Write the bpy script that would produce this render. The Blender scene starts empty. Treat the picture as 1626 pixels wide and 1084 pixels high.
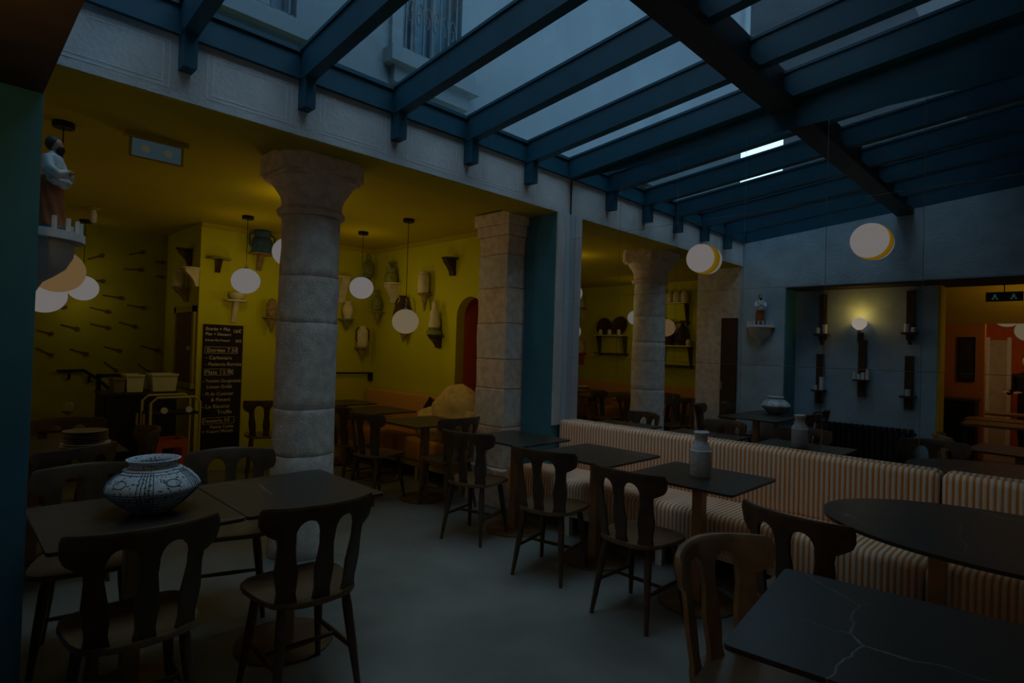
import bpy, bmesh, math, random
from mathutils import Vector, Matrix
random.seed(7)
sc = bpy.context.scene
COL = sc.collection
PI = math.pi

# ------------------------------------------------------------------ camera
FPX = 910.0
def vp_axes():
    a = Vector((1719-813, -(582-542), -FPX)).normalized()
    b = Vector((-100-813, -(526-542), -FPX)); b = (b - a*a.dot(b)).normalized()
    return a, b, a.cross(b)
AX, BX, CX_ = vp_axes()
RM = Matrix((AX, BX, CX_))            # camera vector -> world vector
CAM = Vector((0, 0, 1.48))
cam = bpy.data.objects.new('camera', bpy.data.cameras.new('camera'))
COL.objects.link(cam)
cam.matrix_world = Matrix.Translation(CAM) @ RM.to_4x4()
cam.data.sensor_width = 36.0
cam.data.lens = FPX/1626*36.0
cam.data.clip_start = 0.02
sc.camera = cam
def ray(px, py): return RM @ Vector((px-813, -(py-542), -FPX))
def atz(px, py, z): d = ray(px, py); return CAM + d*((z-CAM.z)/d.z)
def atx(px, py, x): d = ray(px, py); return CAM + d*(x/d.x)
def aty(px, py, y): d = ray(px, py); return CAM + d*(y/d.y)

# ------------------------------------------------------------------ world, exposure
w = bpy.data.worlds.new('overcast_sky'); sc.world = w; w.use_nodes = True
bg = w.node_tree.nodes['Background']
bg.inputs[0].default_value = (0.50, 0.68, 0.84, 1)
bg.inputs[1].default_value = 2.95
sc.view_settings.view_transform = 'Standard'
sc.view_settings.look = 'None'
sc.view_settings.exposure = 0.0
sc.view_settings.gamma = 1.0
sc.view_settings.use_curve_mapping = False
WARM = (1.0, 0.76, 0.36)
LAMP = 2.9      # watts per pendant light

# ------------------------------------------------------------------ materials
MATS = {}
def nodes_of(m):
    m.use_nodes = True
    nt = m.node_tree
    return nt, nt.nodes, nt.links, nt.nodes['Principled BSDF']
def mat(name, c, rough=0.6, metal=0.0, var=0.0, scale=8.0, bump=0.0, bscale=None, spec=0.5, c2=None, detail=6):
    if name in MATS: return MATS[name]
    m = bpy.data.materials.new(name); MATS[name] = m
    nt, N, L, b = nodes_of(m)
    b.inputs['Base Color'].default_value = (*c, 1)
    b.inputs['Roughness'].default_value = rough
    b.inputs['Metallic'].default_value = metal
    b.inputs['Specular IOR Level'].default_value = spec
    tc = N.new('ShaderNodeTexCoord')
    if var > 0 or c2:
        n = N.new('ShaderNodeTexNoise'); n.inputs['Scale'].default_value = scale; n.inputs['Detail'].default_value = detail
        L.new(tc.outputs['Object'], n.inputs['Vector'])
        r = N.new('ShaderNodeValToRGB')
        r.color_ramp.elements[0].position = 0.3; r.color_ramp.elements[1].position = 0.7
        ca = c2 if c2 else tuple(max(0, x*(1-var)) for x in c)
        cb = c if c2 else tuple(min(1, x*(1+var)) for x in c)
        r.color_ramp.elements[0].color = (*ca, 1); r.color_ramp.elements[1].color = (*cb, 1)
        L.new(n.outputs['Fac'], r.inputs['Fac']); L.new(r.outputs['Color'], b.inputs['Base Color'])
    if bump > 0:
        n2 = N.new('ShaderNodeTexNoise'); n2.inputs['Scale'].default_value = bscale or scale*4; n2.inputs['Detail'].default_value = 8
        L.new(tc.outputs['Object'], n2.inputs['Vector'])
        bp = N.new('ShaderNodeBump'); bp.inputs['Strength'].default_value = bump; bp.inputs['Distance'].default_value = 0.02
        L.new(n2.outputs['Fac'], bp.inputs['Height']); L.new(bp.outputs['Normal'], b.inputs['Normal'])
    return m
def emit(name, c, s):
    m = bpy.data.materials.new(name); MATS[name] = m
    nt, N, L, b = nodes_of(m)
    b.inputs['Base Color'].default_value = (0.0, 0.0, 0.0, 1)
    b.inputs['Roughness'].default_value = 0.5; b.inputs['Specular IOR Level'].default_value = 0.0
    b.inputs['Emission Color'].default_value = (*c, 1); b.inputs['Emission Strength'].default_value = s
    return m

PLASTER = mat('plaster_blue_grey', (0.52, 0.54, 0.56), 0.85, var=0.10, scale=5, bump=0.25, bscale=40)
PLASTER_BLUE = mat('plaster_blue', (0.36, 0.47, 0.55), 0.8, var=0.14, scale=4, bump=0.25, bscale=30)
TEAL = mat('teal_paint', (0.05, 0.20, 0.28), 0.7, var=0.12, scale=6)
STEEL = mat('petrol_blue_paint', (0.006, 0.075, 0.125), 0.5, var=0.10, scale=6)
DARKSTEEL = mat('dark_steel', (0.02, 0.022, 0.024), 0.55, var=0.2, scale=9)
OLIVE = mat('olive_wall_paint', (0.46, 0.42, 0.008), 0.75, var=0.06, scale=3, bump=0.1, bscale=30)
OLIVE_CEIL = mat('olive_ceiling_paint', (0.40, 0.31, 0.006), 0.75, var=0.05, scale=2)
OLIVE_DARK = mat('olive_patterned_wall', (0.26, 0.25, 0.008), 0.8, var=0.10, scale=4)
FLOORM = mat('polished_concrete', (0.18, 0.185, 0.165), 0.42, var=0.22, scale=2.2, bump=0.08, bscale=25)
STONE = mat('limestone', (0.74, 0.66, 0.59), 0.9, c2=(0.52, 0.45, 0.39), scale=14, bump=0.35, bscale=70)
STONE2 = mat('rough_limestone', (0.82, 0.65, 0.52), 0.9, c2=(0.58, 0.44, 0.34), scale=16, bump=0.45, bscale=60)
WOOD = mat('dark_walnut', (0.072, 0.040, 0.019), 0.40, var=0.35, scale=14)
WOODSEAT = mat('walnut_seat', (0.13, 0.075, 0.033), 0.38, var=0.35, scale=10)
WOODLIGHT = mat('worn_oak', (0.26, 0.15, 0.07), 0.4, var=0.3, scale=12)
BRONZE = mat('bronze', (0.42, 0.23, 0.10), 0.42, metal=0.35, var=0.2, scale=6)
BRONZE_DARK = mat('dark_bronze', (0.17, 0.095, 0.04), 0.4, metal=0.35, var=0.2, scale=6)
BLACK = mat('black_paint', (0.010, 0.009, 0.009), 0.5, var=0.2, scale=12)
CORD = mat('black_cord', (0.008, 0.008, 0.008), 0.6, var=0.1)
WHITEW = mat('white_paint', (0.62, 0.60, 0.52), 0.6, var=0.06)
ORANGE = mat('terracotta_paint', (0.52, 0.11, 0.018), 0.75, var=0.10, scale=4)
ORANGEROOM = mat('orange_wall_paint', (0.62, 0.20, 0.03), 0.75, var=0.08, scale=3)
YELLOWVAULT = mat('yellow_vault_paint', (0.70, 0.42, 0.03), 0.75, var=0.06, scale=3)
CREAM = mat('cream_ceramic', (0.55, 0.48, 0.25), 0.4, var=0.12, scale=14)
CERAMIC_W = mat('white_ceramic', (0.66, 0.66, 0.66), 0.45, var=0.10, scale=20)
CERAMIC_G = mat('green_glaze', (0.16, 0.17, 0.035), 0.3, var=0.35, scale=18)
CERAMIC_B = mat('blue_glaze', (0.030, 0.075, 0.125), 0.3, var=0.4, scale=24)
CERAMIC_D = mat('dark_brown_glaze', (0.045, 0.022, 0.018), 0.3, var=0.3, scale=18)
CERAMIC_T = mat('tan_ceramic', (0.34, 0.24, 0.07), 0.5, c2=(0.14, 0.09, 0.03), scale=30)
COAT = mat('beige_fleece', (0.58, 0.40, 0.14), 0.95, var=0.16, scale=18, bump=0.5, bscale=90)
CUSHION = mat('black_cushion_cloth', (0.014, 0.014, 0.017), 0.85, var=0.2, scale=20)
CRATE = mat('orange_plastic', (0.50, 0.10, 0.025), 0.5, var=0.08)
BIN = mat('pale_plastic', (0.48, 0.46, 0.24), 0.5, var=0.06)
SLATE = mat('chalkboard_slate', (0.018, 0.014, 0.013), 0.7, var=0.25, scale=7)
CHALK = mat('chalk', (0.52, 0.44, 0.30), 0.95, var=0.3, scale=80)
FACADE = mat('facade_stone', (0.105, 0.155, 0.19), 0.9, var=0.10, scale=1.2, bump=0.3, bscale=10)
FACADE_SHADE = mat('facade_shaded_stone', (0.035, 0.045, 0.055), 0.9, var=0.15, scale=1.5, bump=0.3, bscale=10)  # facade stone with shadow put into its colour
FACADE_WIN = mat('facade_window', (0.05, 0.14, 0.20), 0.35, var=0.2, scale=3)
IRON = mat('wrought_iron', (0.035, 0.08, 0.11), 0.6, var=0.2)
SKIN = mat('skin', (0.42, 0.24, 0.15), 0.5, var=0.05)
HAIR = mat('dark_hair', (0.02, 0.013, 0.01), 0.6, var=0.3, scale=30)
DARKCLOTH = mat('black_cloth', (0.014, 0.014, 0.016), 0.9, var=0.2, scale=20)
REDCLOAK = mat('painted_rust_cloak', (0.45, 0.13, 0.035), 0.4, c2=(0.22, 0.08, 0.025), scale=16)
GLOBE = emit('opal_glass_lit', (1.0, 0.93, 0.90), 0.140)
GLOBE_WARM = emit('opal_glass_warm', (1.0, 0.80, 0.48), 0.125)
GLOBE_DIM = emit('opal_glass_amber', (1.0, 0.62, 0.26), 0.110)
BULB = emit('bulb_lit', (1.0, 0.85, 0.70), 0.30)
PLATE_GLOW = emit('lit_plate_glow', (1.0, 0.55, 0.02), 0.11)  # brass mount lit by its globe; that light is painted as emission

def marble():
    m = bpy.data.materials.new('dark_marble_laminate'); nt, N, L, b = nodes_of(m)
    tc = N.new('ShaderNodeTexCoord'); geo = N.new('ShaderNodeObjectInfo')
    add = N.new('ShaderNodeVectorMath'); add.operation = 'ADD'
    mul = N.new('ShaderNodeVectorMath'); mul.operation = 'SCALE'; mul.inputs['Scale'].default_value = 9.0
    L.new(geo.outputs['Location'], mul.inputs[0])
    L.new(tc.outputs['Object'], add.inputs[0]); L.new(mul.outputs[0], add.inputs[1])
    n = N.new('ShaderNodeTexNoise'); n.inputs['Scale'].default_value = 3.0; n.inputs['Detail'].default_value = 5
    L.new(add.outputs[0], n.inputs['Vector'])
    mix = N.new('ShaderNodeMix'); mix.data_type = 'VECTOR'; mix.inputs[0].default_value = 0.16
    L.new(add.outputs[0], mix.inputs[4]); L.new(n.outputs['Color'], mix.inputs[5])
    v = N.new('ShaderNodeTexVoronoi'); v.feature = 'DISTANCE_TO_EDGE'; v.inputs['Scale'].default_value = 2.6
    L.new(mix.outputs[1], v.inputs['Vector'])
    r = N.new('ShaderNodeValToRGB'); r.color_ramp.elements[0].position = 0.0; r.color_ramp.elements[1].position = 0.007
    r.color_ramp.elements[0].color = (0.22, 0.22, 0.22, 1); r.color_ramp.elements[1].color = (0.034, 0.029, 0.023, 1)
    L.new(v.outputs['Distance'], r.inputs['Fac'])
    n2 = N.new('ShaderNodeTexNoise'); n2.inputs['Scale'].default_value = 2.95
    L.new(add.outputs[0], n2.inputs['Vector'])
    r2 = N.new('ShaderNodeValToRGB'); r2.color_ramp.elements[0].position = 0.45; r2.color_ramp.elements[1].position = 0.6
    L.new(n2.outputs['Fac'], r2.inputs['Fac'])
    mc = N.new('ShaderNodeMix'); mc.data_type = 'RGBA'
    L.new(r2.outputs['Color'], mc.inputs[0]); mc.inputs[6].default_value = (0.034, 0.029, 0.023, 1); L.new(r.outputs['Color'], mc.inputs[7])
    L.new(mc.outputs[2], b.inputs['Base Color'])
    b.inputs['Roughness'].default_value = 0.34; b.inputs['Specular IOR Level'].default_value = 0.4
    return m
MARBLE = marble()

def stripes(axis='Y', period=0.030, ca=(0.82, 0.67, 0.54), cb=(0.70, 0.27, 0.07), name='striped_fabric'):
    m = bpy.data.materials.new(name); nt, N, L, b = nodes_of(m)
    g = N.new('ShaderNodeNewGeometry'); s = N.new('ShaderNodeSeparateXYZ'); L.new(g.outputs['Position'], s.inputs[0])
    d = N.new('ShaderNodeMath'); d.operation = 'MULTIPLY'; d.inputs[1].default_value = 2*PI/period; L.new(s.outputs[axis], d.inputs[0])
    sn = N.new('ShaderNodeMath'); sn.operation = 'SINE'; L.new(d.outputs[0], sn.inputs[0])
    r = N.new('ShaderNodeValToRGB'); L.new(sn.outputs[0], r.inputs['Fac'])
    mr = N.new('ShaderNodeMapRange'); mr.inputs[1].default_value = -1; L.new(sn.outputs[0], mr.inputs[0]); L.new(mr.outputs[0], r.inputs['Fac'])
    r.color_ramp.elements[0].position = 0.30; r.color_ramp.elements[1].position = 0.48
    r.color_ramp.elements[0].color = (*cb, 1); r.color_ramp.elements[1].color = (*ca, 1)
    L.new(r.outputs['Color'], b.inputs['Base Color'])
    bp = N.new('ShaderNodeBump'); bp.inputs['Strength'].default_value = 0.5; bp.inputs['Distance'].default_value = 0.006
    L.new(mr.outputs[0], bp.inputs['Height']); L.new(bp.outputs['Normal'], b.inputs['Normal'])
    b.inputs['Roughness'].default_value = 0.95; b.inputs['Specular IOR Level'].default_value = 0.1
    return m
STRIPE = stripes()
STRIPE_O = stripes(ca=(0.60, 0.36, 0.08), cb=(0.46, 0.12, 0.02), name='amber_striped_fabric')

def glassmat():
    m = bpy.data.materials.new('roof_glass'); m.use_nodes = True; nt = m.node_tree; N = nt.nodes; L = nt.links
    N.remove(N['Principled BSDF']); o = N['Material Output']
    t = N.new('ShaderNodeBsdfTransparent'); t.inputs[0].default_value = (0.72, 0.82, 0.86, 1)
    g = N.new('ShaderNodeBsdfGlossy'); g.inputs['Roughness'].default_value = 0.03; g.inputs[0].default_value = (0.8, 0.9, 1, 1)
    mx = N.new('ShaderNodeMixShader'); mx.inputs[0].default_value = 0.07; L.new(t.outputs[0], mx.inputs[1]); L.new(g.outputs[0], mx.inputs[2])
    L.new(mx.outputs[0], o.inputs[0]); MATS['roof_glass'] = m
    return m
GLASS = glassmat()
def mirrormat():
    m = bpy.data.materials.new('silvered_mirror'); nt, N, L, b = nodes_of(m)
    b.inputs['Base Color'].default_value = (0.80, 0.82, 0.82, 1); b.inputs['Metallic'].default_value = 1; b.inputs['Roughness'].default_value = 0.0
    return m
MIRROR = mirrormat()
def wineglass():
    m = bpy.data.materials.new('clear_glass'); m.use_nodes = True; nt = m.node_tree; N = nt.nodes; L = nt.links
    N.remove(N['Principled BSDF']); o = N['Material Output']
    t = N.new('ShaderNodeBsdfTransparent'); t.inputs[0].default_value = (0.9, 0.9, 0.85, 1)
    g = N.new('ShaderNodeBsdfGlossy'); g.inputs['Roughness'].default_value = 0.05
    mx = N.new('ShaderNodeMixShader'); mx.inputs[0].default_value = 0.25; L.new(t.outputs[0], mx.inputs[1]); L.new(g.outputs[0], mx.inputs[2])
    L.new(mx.outputs[0], o.inputs[0]); return m
CLEAR = wineglass()
def potmat():
    m = bpy.data.materials.new('speckled_pottery'); nt, N, L, b = nodes_of(m)
    tc = N.new('ShaderNodeTexCoord'); v = N.new('ShaderNodeTexNoise'); v.inputs['Scale'].default_value = 95; v.inputs['Detail'].default_value = 3
    L.new(tc.outputs['Object'], v.inputs['Vector'])
    r = N.new('ShaderNodeValToRGB'); r.color_ramp.elements[0].position = 0.36; r.color_ramp.elements[1].position = 0.43
    r.color_ramp.elements[0].color = (0.03, 0.05, 0.07, 1); r.color_ramp.elements[1].color = (0.52, 0.58, 0.62, 1)
    L.new(v.outputs['Fac'], r.inputs['Fac']); L.new(r.outputs['Color'], b.inputs['Base Color'])
    bp = N.new('ShaderNodeBump'); bp.inputs['Strength'].default_value = 0.6; bp.inputs['Distance'].default_value = 0.004
    L.new(v.outputs['Fac'], bp.inputs['Height']); L.new(bp.outputs['Normal'], b.inputs['Normal'])
    b.inputs['Roughness'].default_value = 0.7
    return m
POTM = potmat()
POTLINE = mat('pottery_dark_glaze', (0.012, 0.035, 0.055), 0.5, var=0.2)

# ------------------------------------------------------------------ mesh building
class MB:
    def __init__(s): s.v = []; s.f = []
    def add(s, vs, fs):
        o = len(s.v); s.v += [tuple(x) for x in vs]; s.f += [tuple(i+o for i in f) for f in fs]; return s
    def box(s, x0, x1, y0, y1, z0, z1):
        return s.add([(x0,y0,z0),(x1,y0,z0),(x1,y1,z0),(x0,y1,z0),(x0,y0,z1),(x1,y0,z1),(x1,y1,z1),(x0,y1,z1)],
                     [(3,2,1,0),(4,5,6,7),(0,1,5,4),(1,2,6,5),(2,3,7,6),(3,0,4,7)])
    def bar(s, p, q, w, h=None, up=(0,0,1)):
        p = Vector(p); q = Vector(q); d = (q-p).normalized(); u = Vector(up)
        sx = d.cross(u)
        if sx.length < 1e-4: sx = d.cross(Vector((0,1,0)))
        sx.normalize(); u = sx.cross(d); h = h or w
        vs = []
        for c in (p, q):
            for a, b in ((-1,-1),(1,-1),(1,1),(-1,1)): vs.append(c + sx*(a*w/2) + u*(b*h/2))
        return s.add(vs, [(0,1,2,3),(7,6,5,4),(0,4,5,1),(1,5,6,2),(2,6,7,3),(3,7,4,0)])
    def tube(s, pts, rad, n=8, closed=False, cap=True):
        pts = [Vector(p) for p in pts]; m = len(pts)
        rs = rad if isinstance(rad, (list, tuple)) else [rad]*m
        vs = []; fs = []; ref = None
        for i, p in enumerate(pts):
            if closed: d = pts[(i+1) % m]-pts[i-1]
            else: d = pts[min(i+1, m-1)]-pts[max(i-1, 0)]
            d.normalize()
            if ref is None:
                ref = Vector((0,0,1)) if abs(d.z) < 0.9 else Vector((1,0,0))
            a = ref - d*ref.dot(d)
            if a.length < 1e-5: a = d.orthogonal()
            a.normalize(); ref = a; b = d.cross(a)
            for k in range(n):
                t = 2*PI*k/n; vs.append(p + (a*math.cos(t)+b*math.sin(t))*rs[i])
        rng = m if closed else m-1
        for i in range(rng):
            for k in range(n):
                j = (i+1) % m
                fs.append((i*n+k, i*n+(k+1)%n, j*n+(k+1)%n, j*n+k))
        if cap and not closed:
            fs.append(tuple(range(n-1, -1, -1))); fs.append(tuple((m-1)*n+k for k in range(n)))
        return s.add(vs, fs)
    def lathe(s, prof, n=24, c=(0,0,0), sx=1, sy=1, ang=2*PI):
        vs = []; fs = []; m = len(prof); full = ang > 6.28; cols = n if full else n+1
        for r, z in prof:
            for k in range(cols):
                t = ang*k/n; vs.append((c[0]+r*math.cos(t)*sx, c[1]+r*math.sin(t)*sy, c[2]+z))
        for i in range(m-1):
            for k in range(n):
                k2 = (k+1) % cols
                fs.append((i*cols+k, i*cols+k2, (i+1)*cols+k2, (i+1)*cols+k))
        if full:
            if prof[0][0] > 1e-6: fs.append(tuple(range(cols-1, -1, -1)))
            if prof[-1][0] > 1e-6: fs.append(tuple((m-1)*cols+k for k in range(cols)))
        return s.add(vs, fs)
    def sphere(s, c, r, n=20, m=12, sz=1.0, sx=1.0, sy=1.0):
        prof = [(max(1e-5, r*math.sin(PI*i/m)), -r*sz*math.cos(PI*i/m)) for i in range(m+1)]
        return s.lathe(prof, n, c, sx, sy)
    def prism(s, poly, a0, a1, plane='XY'):
        n = len(poly)
        def mk(p, h):
            if plane == 'XY': return (p[0], p[1], h)
            if plane == 'XZ': return (p[0], h, p[1])
            return (h, p[0], p[1])
        vs = [mk(p, a0) for p in poly]+[mk(p, a1) for p in poly]
        fs = [tuple(range(n)), tuple(range(2*n-1, n-1, -1))]
        fs += [(i, i+n, (i+1) % n+n, (i+1) % n) for i in range(n)]
        return s.add(vs, fs)
    def grid(s, fn, nu, nv, cu=False):
        vs = [fn(i/nu, j/nv) for j in range(nv+1) for i in range(nu+(0 if cu else 1))]
        c = nu if cu else nu+1
        fs = [(j*c+i, j*c+(i+1) % c, (j+1)*c+(i+1) % c, (j+1)*c+i) for j in range(nv) for i in range(nu)]
        return s.add(vs, fs)
    def build(s, name, m=None, parent=None, smooth=False, bevel=0, label=None, sharp=None):
        me = bpy.data.meshes.new(name); me.from_pydata(s.v, [], s.f)
        bm = bmesh.new(); bm.from_mesh(me)
        bmesh.ops.recalc_face_normals(bm, faces=bm.faces)
        if bevel: bmesh.ops.bevel(bm, geom=bm.edges[:], offset=bevel, segments=2, profile=0.6, affect='EDGES')
        bm.to_mesh(me); bm.free()
        if m: me.materials.append(m)
        if smooth:
            me.polygons.foreach_set('use_smooth', [True]*len(me.polygons))
            try: me.set_sharp_from_angle(angle=math.radians(sharp or 40))
            except Exception: pass
        o = bpy.data.objects.new(name, me); COL.objects.link(o)
        if parent: o.parent = parent
        if label: o['label'] = label
        return o

def tag(o, label, cat, group=None):
    o['label'] = label; o['category'] = cat
    if group: o['group'] = group
    return o
def thing(name, label, cat, loc=(0,0,0), rz=0, group=None):
    o = bpy.data.objects.new(name, None); COL.objects.link(o)
    o.empty_display_size = 0.1
    o.location = loc; o.rotation_euler = (0, 0, rz)
    return tag(o, label, cat, group)
def place(o, loc, rz=0): o.location = loc; o.rotation_euler = (0, 0, rz); return o
def copy_tree(o, parent=None):
    c = o.copy(); COL.objects.link(c); c.parent = parent
    for ch in [x for x in COL.objects if x.parent == o]: copy_tree(ch, c)
    return c
def dup(o, loc, rz, label, group=None):
    c = copy_tree(o); place(c, loc, rz); c['label'] = label
    if group: c['group'] = group
    return c
def struct(name, mb, m, parent=None, **k):
    o = mb.build(name, m, parent, **k)
    if not parent: o['kind'] = 'structure'
    return o
def sroot(name):
    o = bpy.data.objects.new(name, None); COL.objects.link(o); o['kind'] = 'structure'; return o
def lamp(name, loc, power, color=WARM, r=0.03, parent=None):
    l = bpy.data.lights.new(name, 'POINT'); l.energy = power; l.color = color; l.shadow_soft_size = r
    o = bpy.data.objects.new(name, l); COL.objects.link(o); o.location = loc
    if parent: o.parent = parent
    o.visible_glossy = False      # the globes themselves show in the mirror
    return o

# ------------------------------------------------------------------ main planes (metres)
B = 4.15       # mirror wall, x
Y1 = 3.42      # header wall above the opening, y
XL = 0.262     # left wall face, x
YP = 2.84      # pier return
XA = -0.13     # recess back wall, x
YO = 1.23      # opening to the orange room
YB = -1.4      # back of the glazed room
ZH = 2.75      # underside of the header
ZC = 2.79      # olive ceiling
ZT = 3.085     # bottom of the wall plate
XR = 4.26      # right wall of olive room
YW = 6.99      # chalkboard wall
XN = 2.05      # return wall
YF = 8.30      # spoon wall
XG = -1.15     # left wall of olive room
SL = 0.10      # roof slope
def zr(y, z0=3.24): return z0 + SL*(Y1-y)

# ------------------------------------------------------------------ shell
struct('floor', MB().box(-6.2, 5.2, -2.2, 8.6, -0.08, 0.0), FLOORM)
wf = struct('wall_front', MB().box(XL-0.35, B, Y1, Y1+0.36, ZH, 3.235), PLASTER)
MB().box(XL-0.35, B, Y1+0.003, Y1+0.36, ZH-0.006, ZH).build('soffit', OLIVE_CEIL, wf)
BRX = [0.226, 0.891, 1.547, 2.209, 2.872, 3.55]
for i in range(5):
    x0 = BRX[i]+0.11; x1 = BRX[i+1]-0.07
    if i == 0: x0 = 0.33
    for ins in (0.0, 0.022):
        a, b_, c, d = x0+ins*1.4, x1-ins*1.4, 2.80+ins, 3.045-ins
        t = 0.0035
        m = MB()
        m.box(a, b_, Y1-0.0015, Y1, c, c+t); m.box(a, b_, Y1-0.0015, Y1, d-t, d)
        m.box(a, a+t, Y1-0.0015, Y1, c+t, d-t); m.box(b_-t, b_, Y1-0.0015, Y1, c+t, d-t)
        m.build('painted_frame', mat('faint_white_line', (0.80, 0.82, 0.85), 0.8), wf)
pier = struct('trim_1', MB().box(3.97, B-0.002, Y1, Y1+0.38, 0, ZH), TEAL)
pier_f = MB().box(3.968, 4.07, Y1-0.02, Y1, 0.80, ZH).build('pier_board', PLASTER, pier)
MB().box(4.075, B-0.004, Y1-0.02, Y1, 0.80, ZH).build('pier_board', mat('pale_blue_paint', (0.45, 0.53, 0.60), 0.7, var=0.05), pier)
# left side: pier, recess wall, header over camera
struct('wall_left', MB().box(XL-0.45, XL, YP, Y1+0.04, 0, 3.62), PLASTER_BLUE)
struct('wall_left_inner', MB().box(XL-0.45, XL, Y1+0.04, 4.10, 0, ZC), STONE)
d1 = struct('door_1', MB().box(XL, XL+0.04, Y1+0.05, 3.70, 0, 2.02), mat('brown_door', (0.055, 0.03, 0.014), 0.5, var=0.2))
MB().box(XL+0.04, XL+0.07, 3.66, 3.68, 1.0, 1.12).build('door_handle', BRONZE, d1)
struct('return_shade_board', MB().box(XA+0.001, XL-0.002, YP-0.015, YP, 0, 2.40), TEAL)  # added board; its teal stands in for shade on the pier return
struct('wall_left_header', MB().box(XA-0.32, XL, YB, YP, 2.42, 3.9), PLASTER_BLUE)
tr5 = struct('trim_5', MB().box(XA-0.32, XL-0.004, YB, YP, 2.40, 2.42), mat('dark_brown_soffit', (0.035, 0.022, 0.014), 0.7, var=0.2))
struct('wall_recess', MB().box(XA-0.32, XA, YO, YP-0.016, 0, 2.40), PLASTER_BLUE)
struct('wall_right', MB().prism([(YB, 0), (Y1+0.38, 0), (Y1+0.38, zr(Y1+0.38)-0.05), (YB, zr(YB)-0.05)], B+0.02, B+0.2, 'YZ'), DARKSTEEL)
struct('wall_back', MB().box(-6.2, B+0.2, YB-0.15, YB, 0, 3.9), PLASTER_BLUE)
# olive room
struct('ceiling_inner', MB().box(-3.2, XR+0.6, Y1+0.36, 8.5, ZC, ZC+0.12), OLIVE_CEIL)
wr = MB()
# right wall with arched niche hole
ya, yb, zs = 4.70, 5.165, 1.83   # arch y-range and spring height
wr.box(XR, XR+0.12, Y1+0.38, ya, 0, ZC); wr.box(XR, XR+0.12, yb, YW, 0, ZC)
n = 14; cy = (ya+yb)/2; rr = (yb-ya)/2
arc = [(cy+rr*math.cos(PI*k/n), zs+rr*math.sin(PI*k/n)) for k in range(n+1)]
for k in range(n):
    (y0, z0), (y1, z1) = arc[k], arc[k+1]
    wr.prism([(y0, z0), (y0, ZC), (y1, ZC), (y1, z1)], XR, XR+0.12, 'YZ')
struct('wall_inner_right', wr, OLIVE)
nb = MB().box(XR+0.12, XR+0.62, ya-0.05, ya, 0, ZC); nb.box(XR+0.12, XR+0.62, yb, yb+0.05, 0, ZC); nb.box(XR+0.6, XR+0.65, ya-0.05, yb+0.05, 0, ZC); nb.box(XR+0.12, XR+0.62, ya, yb, 2.2, 2.25)
struct('wall_niche', nb, ORANGE)
struct('wall_far', MB().box(XN, XR+0.12, YW, YW+0.12, 0, ZC), OLIVE)
struct('wall_return', MB().box(XN, XN+0.12, YW+0.12, YF, 0, ZC), OLIVE)
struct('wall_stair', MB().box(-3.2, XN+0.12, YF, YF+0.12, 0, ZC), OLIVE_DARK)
struct('wall_inner_left', MB().box(XG-0.12, XG, Y1+0.62, YF, 0, ZC), OLIVE)
struct('wall_inner_near', MB().box(XG-0.12, XL-0.45, Y1+0.5, Y1+0.62, 0, ZC), OLIVE)
# upper brown door seen in the mirror
# cornice line in olive room
tr = MB().box(XR-0.02, XR, Y1+0.38, YW, ZC-0.05, ZC).build('trim_2', OLIVE_CEIL); tr['kind'] = 'structure'
tr = MB().box(XN, XR-0.02, YW-0.02, YW, ZC-0.05, ZC).build('trim_3', OLIVE_CEIL); tr['kind'] = 'structure'

# ------------------------------------------------------------------ glazed roof
roof = sroot('ceiling')
plate = MB().box(XL, B, Y1-0.03, Y1, ZT, 3.25).build('wall_plate', STEEL, roof)
YE = YB
for i, x in enumerate(BRX + [4.115]):
    h = 0.17; wdt = 0.075
    m = MB(); x0, x1 = x-wdt/2, x+wdt/2
    ya_, yb_ = Y1-0.03, YE
    m.add([(x0, ya_, zr(ya_)-h), (x1, ya_, zr(ya_)-h), (x1, ya_, zr(ya_)), (x0, ya_, zr(ya_)),
           (x0, yb_, zr(yb_)-h), (x1, yb_, zr(yb_)-h), (x1, yb_, zr(yb_)), (x0, yb_, zr(yb_))],
          [(0,1,2,3),(7,6,5,4),(0,4,5,1),(1,5,6,2),(2,6,7,3),(3,7,4,0)])
    r = m.build('rafter', STEEL, roof)
    m = MB(); m.add([(x0-0.012, ya_, zr(ya_)), (x1+0.012, ya_, zr(ya_)), (x1+0.012, ya_, zr(ya_)+0.02), (x0-0.012, ya_, zr(ya_)+0.02),
           (x0-0.012, yb_, zr(yb_)), (x1+0.012, yb_, zr(yb_)), (x1+0.012, yb_, zr(yb_)+0.02), (x0-0.012, yb_, zr(yb_)+0.02)],
          [(0,1,2,3),(7,6,5,4),(0,4,5,1),(1,5,6,2),(2,6,7,3),(3,7,4,0)])
    m.build('glazing_bar', STEEL, r)
    if i < 6: MB().box(x-0.033, x+0.033, Y1-0.10, Y1-0.002, 2.90, zr(Y1)-0.02).build('rafter_bracket', STEEL, r)
xs = BRX + [4.115]
for i in range(6):
    for (ya_, yb_) in ((Y1-0.03, 1.60), (1.58, YE)):
        m = MB(); a, c = xs[i]+0.01, xs[i+1]-0.01
        z0 = zr(ya_)+0.022; z1 = zr(yb_)+0.022
        m.add([(a, ya_, z0), (c, ya_, z0), (c, yb_, z1), (a, yb_, z1)], [(0,1,2,3)])
        m.build('glass_pane', GLASS, roof)
# gutter edge at foot of the glass
MB().box(XL, B, Y1-0.045, Y1-0.028, 3.235, 3.262).build('glazing_sill', STEEL, roof)
pz = zr(1.58)
MB().box(XL, B, 1.42, 1.59, pz-0.225, pz-0.165).build('purlin', DARKSTEEL, roof)
MB().box(XL, B, 1.49, 1.52, pz-0.165, pz+0.05).build('purlin_web', DARKSTEEL, roof)
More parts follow.
